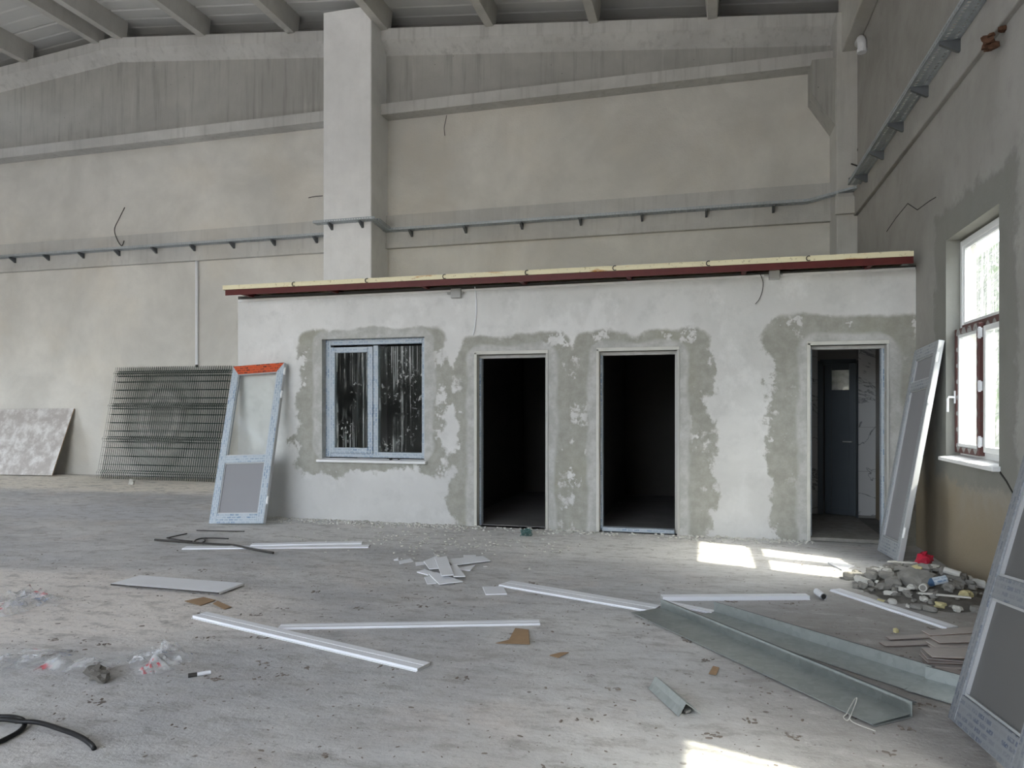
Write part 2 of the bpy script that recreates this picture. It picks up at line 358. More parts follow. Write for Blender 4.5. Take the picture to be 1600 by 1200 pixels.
dd = n.math('ADD', n.math('MAXIMUM', ay, az), n.math('MULTIPLY', n.math('SUBTRACT', n.noise(3.5, 7, .7), .5), .5))
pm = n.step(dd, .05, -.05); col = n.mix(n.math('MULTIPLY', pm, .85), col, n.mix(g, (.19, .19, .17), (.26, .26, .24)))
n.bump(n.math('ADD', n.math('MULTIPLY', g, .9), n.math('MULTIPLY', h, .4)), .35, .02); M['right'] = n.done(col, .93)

# ------------------------------------------------------------ setting: floor
mb = MB(); xs = [XL + .5 * i for i in range(int((W + .1 - XL) / .5) + 1)] + [W + .25]; ys = [YR + .5 * i for i in range(40)] + [YW + .35]
for yy in ys:
    for xx in xs: mb.v.append((xx, yy, fz(xx, yy)))
nx = len(xs)
for j in range(len(ys) - 1):
    for i in range(nx - 1): mb.f.append((j * nx + i, j * nx + i + 1, (j + 1) * nx + i + 1, (j + 1) * nx + i))
obj('floor', mb, M['floor'], kind='structure', smooth=True)

def wall_cells(axis, a0, a1, us, zs, opens):
    """wall slab between planes a0..a1 across axis, extent us x zs, with rectangular openings; one closed mesh"""
    U = sorted(set([us[0], us[1]] + [o[0] for o in opens] + [o[1] for o in opens])); Z = sorted(set([zs[0], zs[1]] + [o[2] for o in opens] + [o[3] for o in opens]))
    U = [u for u in U if us[0] <= u <= us[1]]; Z = [q for q in Z if zs[0] <= q <= zs[1]]
    solid = lambda i, j: 0 <= i < len(U) - 1 and 0 <= j < len(Z) - 1 and not any(o[0] < (U[i] + U[i + 1]) / 2 < o[1] and o[2] < (Z[j] + Z[j + 1]) / 2 < o[3] for o in opens)
    P = (lambda a, u, q: (u, a, q)) if axis == 'y' else (lambda a, u, q: (a, u, q))
    mb = MB()
    for i in range(len(U) - 1):
        for j in range(len(Z) - 1):
            if not solid(i, j): continue
            u0, u1, q0, q1 = U[i], U[i + 1], Z[j], Z[j + 1]
            for a in (a0, a1): mb.add([P(a, u0, q0), P(a, u1, q0), P(a, u1, q1), P(a, u0, q1)], [(0, 1, 2, 3)])
            for (di, dj, e) in ((-1, 0, ((u0, q0), (u0, q1))), (1, 0, ((u1, q0), (u1, q1))), (0, -1, ((u0, q0), (u1, q0))), (0, 1, ((u0, q1), (u1, q1)))):
                if not solid(i + di, j + dj):
                    mb.add([P(a0, *e[0]), P(a0, *e[1]), P(a1, *e[1]), P(a1, *e[0])], [(0, 1, 2, 3)])
    return mb
def weld(o, dist=.0005):
    bm = bmesh.new(); bm.from_mesh(o.data); bmesh.ops.remove_doubles(bm, verts=bm.verts, dist=dist); bmesh.ops.recalc_face_normals(bm, faces=bm.faces); bm.to_mesh(o.data); bm.free(); return o

# back wall, with the pitched precast girder, tie beam and clad column as its parts
mb = MB(); mb.prism([(XL, YW, -.05), (W + .3, YW, -.05), (W + .3, YW, 7.0), (XL, YW, 7.0)], (0, .3, 0))
wb = obj('wall_back', mb, M['wall'], kind='structure')
GX0, GX1 = XL, 2.12
# girder: web, top flange (with chamfer), bottom flange (with chamfer)
xsg = [GX0, RX, GX1]
def sweep(prof):         # prof(x) -> list of (y, z), swept over xsg
    mb = MB(); n_ = len(prof(0))
    for xx in xsg: mb.v += [(xx, p[0], p[1]) for p in prof(xx)]
    for i in range(len(xsg) - 1):
        for k in range(n_): mb.f.append((i * n_ + k, i * n_ + (k + 1) % n_, (i + 1) * n_ + (k + 1) % n_, (i + 1) * n_ + k))
    mb.f += [tuple(range(n_)), tuple(range((len(xsg) - 1) * n_, len(xsg) * n_))[::-1]]; return mb
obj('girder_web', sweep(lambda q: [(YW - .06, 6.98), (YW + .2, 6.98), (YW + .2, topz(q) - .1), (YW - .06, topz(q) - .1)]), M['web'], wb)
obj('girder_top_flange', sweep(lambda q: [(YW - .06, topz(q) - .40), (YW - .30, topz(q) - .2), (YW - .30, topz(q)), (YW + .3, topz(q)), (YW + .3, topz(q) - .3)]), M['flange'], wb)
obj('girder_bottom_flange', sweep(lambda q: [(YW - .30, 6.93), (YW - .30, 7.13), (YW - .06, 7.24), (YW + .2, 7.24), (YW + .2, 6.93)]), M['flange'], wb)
mb = MB(); mb.box(XL, 2.1, YW - .07, YW + .1, 4.58, 5.12); mb.box(XL, 2.1, YW - .10, YW + .1, 4.50, 4.60)
obj('tie_beam', mb, M['tie'], wb)
# closing strip behind the girder up to the roof, coloured dark for the shaded gap
mb = MB(); mb.prism([(XL, YW + .32, 7), (W + .3, YW + .32, 7), (W + .3, YW + .32, topz(W) + .8), (RX, YW + .32, RZ + .8), (XL, YW + .32, topz(XL) + .8)], (0, .1, 0))
obj('gable_closure', mb, M['dark'], wb)
YC = 11.95
ux = ony(606, 300, YW).x; cl = ony(505, 300, YC).x
mb = MB(); mb.box(cl, ux, YC, YW + .1, -.02, topz(cl) + .12); colm = obj('clad_column', mb, M['column'], wb, bevel=.02)
# right-hand corner column with corbel
mb = MB(); mb.box(1.91, W + .05, YC + .05, YW + .1, -.02, 7.55); obj('corner_column', mb, M['tie'], wb, bevel=.015)
mb = MB(); mb.prism([(1.93, YC + .2, 6.93), (1.58, YC + .2, 6.93), (1.58, YC + .2, 6.4), (1.93, YC + .2, 5.85)], (0, .5, 0)); obj('corbel', mb, M['web'], wb)
mb = MB(); mb.box(1.88, W, YC - .02, YC + .06, 4.45, 4.72); obj('corner_band', mb, M['tie'], wb, bevel=.01)

# right wall with window openings
RWO = [(WY0, WY1, WZ0, WZ1), (1.35, 2.7, WZ0, WZ1), (11.45, 12.15, 1.55, 2.35)]
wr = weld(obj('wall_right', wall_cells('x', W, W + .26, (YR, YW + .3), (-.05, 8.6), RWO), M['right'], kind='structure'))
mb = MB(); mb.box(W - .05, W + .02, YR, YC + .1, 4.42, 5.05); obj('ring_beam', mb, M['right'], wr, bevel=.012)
def crack(pts, wd):
    m_ = MB()
    for (a, b) in zip(pts[:-1], pts[1:]):
        a = Vector(a); b = Vector(b); dz = Vector((0, 0, wd))
        m_.prism([a - dz * .5, b - dz * .4, b + dz * .4, a + dz * .5], (.01, 0, 0))
    return m_
M['crack'] = plain('crack_shadow', (.03, .028, .025), .95)
obj('crack', crack([onx(u, v, W - .004) for u, v in ((1385, 362), (1400, 340), (1418, 318), (1433, 328), (1452, 314), (1462, 308))], .008), M['crack'], wr)
obj('crack', crack([onx(u, v, W - .004) for u, v in ((1562, 738), (1572, 752), (1582, 770))], .02), M['crack'], wr)
# far-left wall and the hall's open front behind the camera
obj('wall_left', wall_cells('x', XL - .25, XL, (YR, YW + .3), (-.05, 8.6), [(3.5, 8.8, -.05, 3.6)]), M['wall'], kind='structure')
obj('wall_front', wall_cells('y', YR - .3, YR, (XL, W + .26), (-.05, 9.6), [(-12.0, -1.2, -.05, 6.9)]), M['wall'], kind='structure')

# ceiling: roof panels laid along the slope on concrete purlins
RD = .36
cei = obj('ceiling', sweep(lambda q: [(YR - .3, topz(q) + RD + .09), (YW + .5, topz(q) + RD + .09), (YW + .5, topz(q) + RD + .12), (YR - .3, topz(q) + RD + .12)]), M['dark'], kind='structure')
xsg = [RX, W + .3]
def roof_strip(sign):
    m_ = MB(); x0 = RX; x1 = W + .3 if sign > 0 else XL - .25; za, zb = topz(x0) + RD, topz(x1) + RD
    L = 1.0; prof = [(.006, .02)]
    for k in range(3):
        a = .006 + (L - .012) * k / 3; b = .006 + (L - .012) * (k + 1) / 3; r = .012
        prof += [(a + .02, 0), (b - .03, 0), (b - .015, r)]
    prof += [(L - .006, .02), (L - .006, .07), (.006, .07)]
    n_ = len(prof)
    m_.v = [(x0, p[0], za + p[1]) for p in prof] + [(x1, p[0], zb + p[1]) for p in prof]
    m_.f = [(k, (k + 1) % n_, n_ + (k + 1) % n_, n_ + k) for k in range(n_)] + [tuple(range(n_)), tuple(range(n_, 2 * n_))]
    return m_
for sg in (1, -1):
    p0 = obj('roof_panel', roof_strip(sg), M['panelroof'], cei); p0.location = (0, YW + .35 - 1.0, 0)
    for i in range(1, 20):
        q = p0.copy(); C.objects.link(q); q.parent = cei; q.location = (0, YW + .35 - 1.0 - i, 0)
def purlin(u, v):
    x = ony(u, v, YW - .25).x; zt = topz(x)
    m_ = MB(); zb = zt - .035
    m_.prism([(x - .075, YR, zb), (x + .075, YR, zb), (x + .12, YR, zt + RD + .01), (x - .12, YR, zt + RD + .01)], (0, YW - .18 - YR, 0))
    obj('purlin', m_, M['purlin'], cei)
for u, v in ((-115, 130), (42, 102), (153, 78), (189, 76), (318, 70), (457, 66), (602, 60), (766, 57), (928, 52), (1113, 46)): purlin(u, v)
mb = MB(); mb.box(1.98, W, YR, YC + .35, 6.93, 8.3); obj('eaves_beam', mb, M['purlin'], cei, bevel=.02)

# ------------------------------------------------------------ the booth
XB0 = ony(372, 600, YB).x
bo = weld(obj('wall_booth', wall_cells('y', YB, YB + .2, (XB0, W), (-.03, 3.02), [OW] + OD), M['booth'], kind='structure'))
mb = MB(); mb.box(XB0, XB0 + .2, YB + .2, YW, -.03, 3.02); obj('wall_booth_left', mb, M['wall'], kind='structure')
for i, xx in enumerate((-3.25, -1.42, .72)):
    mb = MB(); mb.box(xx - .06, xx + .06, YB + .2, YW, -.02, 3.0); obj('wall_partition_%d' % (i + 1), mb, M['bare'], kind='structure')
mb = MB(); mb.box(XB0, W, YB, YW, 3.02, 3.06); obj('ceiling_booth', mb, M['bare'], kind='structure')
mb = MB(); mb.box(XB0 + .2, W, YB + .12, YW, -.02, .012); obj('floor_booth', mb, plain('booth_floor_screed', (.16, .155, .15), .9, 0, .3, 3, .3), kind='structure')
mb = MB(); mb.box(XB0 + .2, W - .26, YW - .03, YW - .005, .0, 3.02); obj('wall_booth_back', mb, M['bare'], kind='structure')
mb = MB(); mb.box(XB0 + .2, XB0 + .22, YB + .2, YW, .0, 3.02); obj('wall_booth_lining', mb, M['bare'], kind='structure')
# roof edge: cream sandwich panels over a maroon angle
YO = 8.45
br = thing('booth_roof', 'flat booth roof with cream panel edges over a maroon steel angle', 'roof', loc=(0, YO, 3.02))
xL, xR = ony(352, 450, YO).x, 2.09
js = [xL + .03] + [-.006 + 1.046 * k for k in range(-5, 2)] + [xR]
js = [xL - .03] + [j for j in js[1:-1] if j > xL + .3] + [xR]
for a, b in zip(js[:-1], js[1:]):
    m_ = MB(); m_.box(a + .002, b - .002, -.02, 4.15, .075, .128); m_.box(a + .002, b - .04, -.022, -.018, .118, .132)
    obj('roof_panel', m_, M['cream'], br)
m_ = MB(); m_.prism([(xL, 0, .0), (xL, 0, .075), (xL, .10, .075), (xL, .10, .068), (xL, .007, .068), (xL, .007, 0)], (xR - xL, 0, 0))
obj('steel_angle', m_, M['maroon'], br)
m_ = MB()
for k in range(7):
    xx = xL + .15 + k * 1.3
    m_.box(xx, xx + .05, .05, 4.0, .02, .07)
obj('roof_rafters', m_, M['maroon'], br)
for j in js[1:-1]:
    pts = [(j + .022 + .026 * math.cos(a), -.03, .103 + .026 * math.sin(a)) for a in [math.radians(q) for q in range(60, 301, 30)]]
    obj('hook', MB().tube(pts, .005, 5), M['black'], br)
# conduit and junction boxes under the eaves
cz = ony(400, 470, YB).z
cd_ = thing('cable_trunking', 'pale trunking running along the booth wall under the eaves', 'trunking', loc=(0, YB, cz))
zl, zr = ony(375, 471, YB).z - cz, ony(1424, 420, YB).z - cz
m_ = MB(); m_.prism([(XB0 + .02, 0, zl - .012), (W - .01, 0, zr - .012), (W - .01, 0, zr + .013), (XB0 + .02, 0, zl + .013)], (0, -.025, 0)); obj('duct', m_, M['column'], cd_)
def jbox(u0, v0, u1, v1, label, side):
    a, b = ony(u0, v0, YB), ony(u1, v1, YB); wd, ht = b.x - a.x, a.z - b.z
    t_ = thing('junction_box', label, 'junction box', loc=(a.x, YB, b.z), group='grey junction boxes on the booth wall')
    m_ = MB(); m_.box(0, wd, -.05, 0, 0, ht); obj('body', m_, M['grey'], t_, bevel=.006)
    m_ = MB(); m_.box(.004, wd - .004, -.06, -.05, .004, ht - .004); obj('cover', m_, M['grey'], t_, bevel=.004)
    for xa, xb in ((-.05, .005), (wd - .005, wd + .03)):
        m_ = MB(); m_.tube([(xa, -.025, ht * .55), (xb, -.025, ht * .55)], .012, 8); obj('gland', m_, M['grey'], t_)
jbox(706, 452, 722, 466, 'grey square junction box left of the hanging white cable', 0)
jbox(1201, 424, 1218, 437, 'grey square junction box near the right end of the booth eaves', 1)
def cable(name, pts, r, m, label, cat, n_=6):
    # smooth the path
    P = [Vector(p) for p in pts]; Q = []
    for i in range(len(P) - 1):
        p0, p1, p2, p3 = P[max(i - 1, 0)], P[i], P[i + 1], P[min(i + 2, len(P) - 1)]
        for k in range(6):
            t = k / 6; Q.append(.5 * ((2 * p1) + (p2 - p0) * t + (2 * p0 - 5 * p1 + 4 * p2 - p3) * t * t + (3 * p1 - p0 - 3 * p2 + p3) * t ** 3))
    Q.append(P[-1])
    return obj(name, MB().tube(Q, r, n_), m, None, label, cat, recenter=True, smooth=True)
cable('hanging_cable', [ony(u, v, YB - .012) for u, v in ((742, 448), (744, 470), (744, 490), (742, 510), (739, 524))], .008, M['white'], 'white cable hanging from the booth eaves above the first doorway', 'cable')
cable('hanging_cable', [ony(u, v, YB - .03) for u, v in ((1187, 426), (1192, 440), (1191, 455), (1186, 468), (1180, 475))], .004, M['rebar'], 'thin dark wire hanging beside the right junction box', 'wire')
cable('hanging_wire', [ony(u, v, YW - .1) for u, v in ((195, 324), (187, 340), (179, 358), (183, 374), (190, 384), (194, 376))], .009, M['rebar'], 'thin loose wire curling from the left back wall above the cable tray', 'wire')
cable('hanging_wire', [ony(u, v, YW - .08) for u, v in ((482, 309), (492, 307), (504, 306))], .007, M['rebar'], 'short dark wire stub beside the tall plastered column', 'wire')
cable('hanging_wire', [ony(u, v, YW - .04) for u, v in ((698, 180), (696, 190), (694, 200), (695, 212))], .005, M['rebar'], 'short thin wire under the girder right of the column', 'wire')
# white pipe on the back wall
a, b = ony(309, 393, YW), ony(310, 570, YW)
pv = thing('plastic_pipe', 'slim white plastic pipe running down the left back wall', 'pipe', loc=(a.x, YW - .03, b.z))
obj('tube', MB().tube([(0, 0, 0), (0, 0, a.z - b.z)], .03, 10), M['white'], pv, smooth=False)
obj('end_collar', MB().tube([(0, 0, -.05), (0, 0, .0)], .026, 10), M['rebar'], pv)

# booth window: sill, frame, sash with film, two panes
def rect_frame(x0, x1, z0, z1, w_, y0, y1, names, parent, mats):
    """four members of a frame, each an object of its own"""
    for nm, bx, mt in (('stile', (x0, x0 + w_, z0, z1), mats[1]), ('stile', (x1 - w_, x1, z0, z1), mats[1]), ('rail', (x0 + w_, x1 - w_, z0, z0 + w_), mats[0]), ('rail', (x0 + w_, x1 - w_, z1 - w_, z1), mats[0])):
        m_ = MB(); m_.box(bx[0], bx[1], y0, y1, bx[2], bx[3]); obj(names + nm, m_, mt, parent, bevel=.006)
x0, x1, z0, z1 = OW
wn = thing('window_1', 'booth window with streaked dark glass and blue printed film on its frame', 'window', loc=(x0, YB, z0), kind='structure')
ww, wh = x1 - x0, z1 - z0
rect_frame(0.0, ww - .0, 0.03, wh, .075, .10, .19, 'frame_', wn, (M['bluef'], M['bluefv']))
mx_ = ony(585, 600, YB + .1).x - x0
m_ = MB(); m_.box(mx_ - .015, mx_ + .055, .095, .17, .06, wh - .09); obj('mullion', m_, M['bluefv'], wn, bevel=.005)
rect_frame(.075, mx_ - .015, .085, wh - .105, .075, .075, .14, 'sash_', wn, (M['bluef'], M['bluefv']))
m_ = MB(); m_.box(.15, mx_ - .09, .108, .114, .16, wh - .18); obj('pane', m_, M['glassd'], wn)
m_ = MB(); m_.box(mx_ + .055, ww - .05, .125, .131, .085, wh - .105); obj('pane', m_, M['glassw'] if False else M['glassd'], wn)
m_ = MB(); m_.prism([(-.05, -.07, -.03), (-.05, -.07, .005), (-.05, .10, .02), (-.05, .10, -.03)], (ww + .09, 0, 0)); obj('sill', m_, M['column'], wn, bevel=.006)
for xx, s_ in ((ww * .68, 1.2), (ww * .76, .8)):
    obj('mortar_crumb', MB().rock((xx, .0, .025), .022 * s_, int(xx * 100)), M['crack'], wn)
# doorways: liners of thin printed profile
for i, o_ in enumerate(OD):
    dw = o_[1] - o_[0]; dh = o_[3]
    t_ = thing('door_%d' % (i + 1), ['first dark doorway with plastered reveals right of the booth window', 'middle dark doorway of the booth with a pale mortar threshold', 'doorway into the tiled room beside the leaning narrow door'][i], 'doorway', loc=(o_[0], YB, 0), kind='structure')
    m_ = MB(); m_.box(0, .03, .10, .19, 0, dh - .03); obj('jamb_profile', m_, M['bluefv'], t_, bevel=.004)
    m_ = MB(); m_.box(dw - .03, dw, .10, .19, 0, dh - .03); obj('jamb_profile', m_, M['bluefv' if i == 2 else 'tie'], t_, bevel=.004)
    m_ = MB(); m_.box(0.0, dw, .10, .19, dh - .04, dh); obj('head_profile', m_, M['tie'], t_, bevel=.004)
    m_ = MB(); m_.box(-.035, .004, -.012, .10, 0, dh + .03); obj('reveal_edge', m_, M['mortarc'], t_, bevel=.006)
    m_ = MB(); m_.box(-.035, dw + .03, -.012, .10, dh, dh + .045); obj('reveal_edge', m_, M['mortarc'], t_, bevel=.006)
    m_ = MB(); m_.box(dw, dw + .03, -.012, .02, 0, dh); obj('reveal_edge', m_, M['tie'], t_, bevel=.006)
    if i == 1:
        m_ = MB(); m_.box(.03, dw - .03, .05, .16, 0, .05); obj('threshold', m_, M['bluef'], t_, bevel=.01)
    if i == 2:
        m_ = MB(); m_.box(-.02, dw + .02, -.0, 2.1, 0, .045); obj('threshold', m_, M['mortar'], t_, bevel=.01)
# tiled room behind the third doorway
YT = 10.75
n = N('marble_tile'); v_ = n.noise(1.6, 8, .6, dist=1.6); vein = n.step(n.math('ABSOLUTE', n.math('SUBTRACT', v_, .5)), .018, .0)
M['tile'] = n.done(n.mix(n.math('MULTIPLY', vein, .8), (.52, .52, .52), (.10, .10, .11)), .25)
DX0, DX1, DZ = 1.50, 1.95, 2.15
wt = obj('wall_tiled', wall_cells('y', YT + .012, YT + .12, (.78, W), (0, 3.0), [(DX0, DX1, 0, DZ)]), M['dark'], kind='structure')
def tiles(x0, x1, zt):
    z = .045
    while z < zt:
        zz = min(z + .6, zt); m_ = MB(); m_.box(x0 + .002, x1 - .002, YT, YT + .012, z + .002, zz - .002); obj('tile', m_, M['tile'], wt); z = zz
for a, b in ((.78, 1.24), (1.24, DX0 - .03), (DX1 + .03, W)): tiles(a, b, 2.95)
# inner door ajar, swung towards the camera
di = thing('door_4', 'dark inner door with a small pale pane inside the tiled room', 'door', mat=frame((DX0 + .06, YT + .02, .05), (.93, -.36, 0), (0, 0, 1)), kind='structure')
dw = .40; M['slate'] = plain('slate_blue_door', (.07, .085, .10), .45, 0, .1, 4)
rect_frame(0, dw, 0, 2.06, .09, 0, .045, 'leaf_', di, (M['slate'], M['slate']))
m_ = MB(); m_.box(.09, dw - .09, 0, .045, 1.62, 1.70); obj('lock_rail', m_, M['slate'], di)
m_ = MB(); m_.box(.09, dw - .09, .015, .03, .09, 1.62); obj('panel', m_, M['slate'], di)
m_ = MB(); m_.box(.09, dw - .09, .015, .03, 1.70, 1.97); obj('pane', m_, M['glassf'], di)
m_ = MB(); m_.tube([(dw - .05, 0, 1.0), (dw - .05, -.05, 1.0), (dw - .16, -.05, 1.0)], .009, 6); obj('handle', m_, M['alu'], di)
for bx in ((DX0 - .03, DX0 + .04, 0, DZ), (DX1 - .04, DX1 + .03, 0, DZ), (DX0, DX1, DZ - .05, DZ + .02)):
    m_ = MB(); m_.box(bx[0], bx[1], YT - .015, YT + .1, bx[2], bx[3]); obj('door_lining', m_, M['slate'], wt)

# ------------------------------------------------------------ right-wall windows
def side_window(num, y0, y1, z0, z1, label, detail=True):
    t_ = thing('window_%d' % num, label, 'window', mat=frame((W, y1, z0), (0, -1, 0), (0, 0, 1)), kind='structure')
    L = y1 - y0; Hh = z1 - z0; D0, D1 = .12, .18          # local x runs towards the camera, local y outwards
    rect_frame(.0, L, 0.02, Hh - .02, .06, D0, D1, 'frame_', t_, (M['whitew'], M['whitew']))
    tz = Hh * .585
    m_ = MB(); m_.box(.06, L - .06, D0 - .002, D1, tz - .035, tz + .035); obj('transom', m_, M['sash'], t_, bevel=.004)
    mx = L * .50
    m_ = MB(); m_.box(mx - .035, mx + .035, D0, D1, .08, tz - .035); obj('mullion', m_, M['whitew'], t_, bevel=.004)
    m_ = MB(); m_.box(.06, L - .06, D0 + .028, D0 + .034, tz + .035, Hh - .08); obj('pane', m_, M['glassw'], t_)
    # glazing beads stepping in to the upper pane
    rect_frame(.06, L - .06, tz + .035, Hh - .08, .03, D0 + .01, D1 - .02, 'bead_', t_, (M['whitew'], M['whitew']))
    # fixed lower light
    rect_frame(mx + .035, L - .06, .08, tz - .035, .05, D0 - .03, D0 + .04, 'sash_', t_, (M['whitew'], M['whitew']))
    m_ = MB(); m_.box(mx + .085, L - .11, D0 + .006, D0 + .012, .13, tz - .085); obj('pane', m_, M['glassw'], t_)
    # opening sash on the far side, standing slightly proud, red banded film
    s0, s1 = .01, mx - .01
    rect_frame(s0, s1, .045, tz + .0, .055, D0 - .05, D0 + .0, 'opening_sash_', t_, (M['sash'], M['sash']))
    rect_frame(s0 + .055, s1 - .055, .10, tz - .055, .035, D0 - .04, D0 + .0, 'opening_bead_', t_, (M['whitew'], M['whitew']))
    m_ = MB(); m_.box(s0 + .09, s1 - .09, D0 - .02, D0 - .014, .135, tz - .09); obj('pane', m_, M['glassw'], t_)
    if detail:
        hz = tz * .47
        hd = MB(); hd.box(s0 + .012, s0 + .04, D0 - .062, D0 - .05, hz - .06, hz + .06); h_ = obj('handle_plate', hd, M['white'], t_, bevel=.003)
        hd = MB(); hd.tube([(s0 + .026, D0 - .06, hz), (s0 + .026, D0 - .105, hz), (s0 + .026, D0 - .115, hz - .02), (s0 + .026, D0 - .115, hz - .14)], .011, 8); obj('handle', hd, M['white'], t_)
        for q in (.12, tz * .5, tz - .14):
            hd = MB(); hd.tube([(s1 + .008, D0 - .045, q), (s1 + .008, D0 - .045, q + .1)], .012, 8); hd.box(s1 - .02, s1 + .035, D0 - .052, D0 - .03, q + .01, q + .09); obj('hinge', hd, M['white'], t_)
    m_ = MB(); m_.prism([(-.03, -.06, -.035), (-.03, -.06, .0), (-.03, .14, .025), (-.03, .14, -.035)], (L + .06, 0, 0)); obj('sill', m_, M['column'], t_, bevel=.008)
side_window(2, *RWO[0], 'tall streaked window with white sashes and red banded film in the right wall')
side_window(3, *RWO[1], 'tall right wall window nearest the camera', False)

# ------------------------------------------------------------ cable trays
def tray(name, p0, p1, out, label, nb, width=.16, hgt=.045, slots=True, wall_off=.0):
    """perforated channel from p0 to p1 (wall-side bottom edge), projecting along out"""
    p0, p1 = Vector(p0), Vector(p1); L = (p1 - p0).length; ex = (p1 - p0).normalized(); out = Vector(out).normalized()
    up = ex.cross(out); up = up if up.z > 0 else -up
    Mx = Matrix.Identity(4)
    for i in range(3): Mx[i][0], Mx[i][1], Mx[i][2], Mx[i][3] = ex[i], out[i], up[i], p0[i]
    t_ = thing(name, label, 'cable tray', mat=Mx)
    def slotted(lo, hi, fn):      # strip with a row of slots
        a, b = lo + (hi - lo) * .35, lo + (hi - lo) * .65
        m_ = MB(); fn(m_, 0, L, lo, a); fn(m_, 0, L, b, hi)
        x = 0
        while x < L: fn(m_, x, min(x + .022, L), a, b); x += .05
        return m_
    bot = lambda m_, xa, xb, ya, yb: m_.box(xa, xb, ya, yb, 0, .003)
    rail = lambda m_, xa, xb, za, zb: m_.box(xa, xb, width - .003, width, za, zb)
    m_ = slotted(0, width * .5, bot); m2 = slotted(width * .5, width, bot); m_.add(m2.v, m2.f); obj('tray_bottom', m_, M['tray'], t_)
    m_ = slotted(.0, hgt, rail); obj('outer_rail', m_, M['tray'], t_)
    m_ = MB(); m_.box(0, L, 0, .003, 0, hgt); obj('inner_rail', m_, M['tray'], t_)
    for k in range(nb):
        x = L * (k + .5) / nb
        m_ = MB(); m_.prism([(x - .018, 0, -.004), (x - .018, width * .95, -.004), (x - .018, width * .95, -.03), (x - .018, .02, -.11), (x - .018, 0, -.11)], (.036, 0, 0)); obj('bracket', m_, M['galvb'], t_)
    return t_
TZ = 4.80
Yf = YW - .075
tray('cable_tray', (XL + .1, Yf, TZ), (cl - .02, Yf, TZ), (0, -1, 0), 'blue-grey cable tray along the back wall left of the column', 12)
tray('cable_tray', (cl - .12, YC, TZ + .06), (ux + .14, YC, TZ + .06), (0, -1, 0), 'short cable tray wrapping the front of the tall column', 2)
tray('cable_tray', (ux, YC + .0, TZ + .06), (ux, YW - .1, TZ), (1, 0, 0), 'short cable tray piece turning along the right side of the column', 0)
tray('cable_tray', (ux, Yf, TZ), (ony(1262, 320, Yf).x, Yf, TZ), (0, -1, 0), 'long perforated cable tray on the back wall right of the column', 7)
pa = Vector((ony(1262, 320, Yf).x, Yf, TZ)); 
tray('cable_tray', (pa.x + .0, Yf - .02, TZ), (W - .12, YC - .50, TZ - .03), (-.5, -.8, 0), 'slanting cable tray link across the right corner', 0, .12)
tray('cable_tray', (W - .05, YC - .45, TZ - .05), (W - .05, 1, TZ - .05), (-1, 0, 0), 'perforated cable tray climbing along the right wall overhead', 11, .17, .06)

# corner fittings
a = onx(1347, 68, W - .06)
pe = thing('drain_elbow', 'white plastic drain elbow high in the right corner', 'pipe', loc=a)
obj('elbow', MB().tube([(0, .25, .12), (0, .08, .10), (0, .0, .03), (0, .0, -.12)], .06, 10), M['white'], pe, smooth=True)
obj('collar', MB().tube([(0, 0, -.13), (0, 0, -.08)], .068, 10), M['white'], pe)
a = ony(1345, 234, YC + .04)
ph = thing('pipe_stub', 'dark open pipe end in the corner column', 'pipe', loc=(a.x, YC + .05, a.z))
obj('ring', MB().tube([(0, 0, 0), (0, -.03, 0)], .05, 12), M['crack'], ph); obj('rim', MB().tube([(0, -.03, 0), (0, -.045, 0)], [.055, .045], 12), M['rebar'], ph)
for i, (p, q, lb) in enumerate((((1330, 256), (1348, 262), 'upper dark steel rod stub beside the corner column'), ((1326, 280), (1349, 263), 'lower slanting steel rod stub beside the corner column'))):
    obj('steel_rod', MB().tube([ony(*p, YC + .02), ony(*q, YC - .05)], .012, 6), M['rebar'], None, lb, 'rod', recenter=True)
m_ = MB(); c_ = onx(1548, 62, W - .08)
for i in range(9): m_.rock(c_ + Vector((rnd.uniform(-.05, .06), rnd.uniform(-.07, .07), rnd.uniform(-.07, .06))), rnd.uniform(.03, .05), 60 + i)
obj('mud_nest', m_, M['rust'], None, 'brown mud nest under the cable tray on the right wall', 'nest', recenter=True)

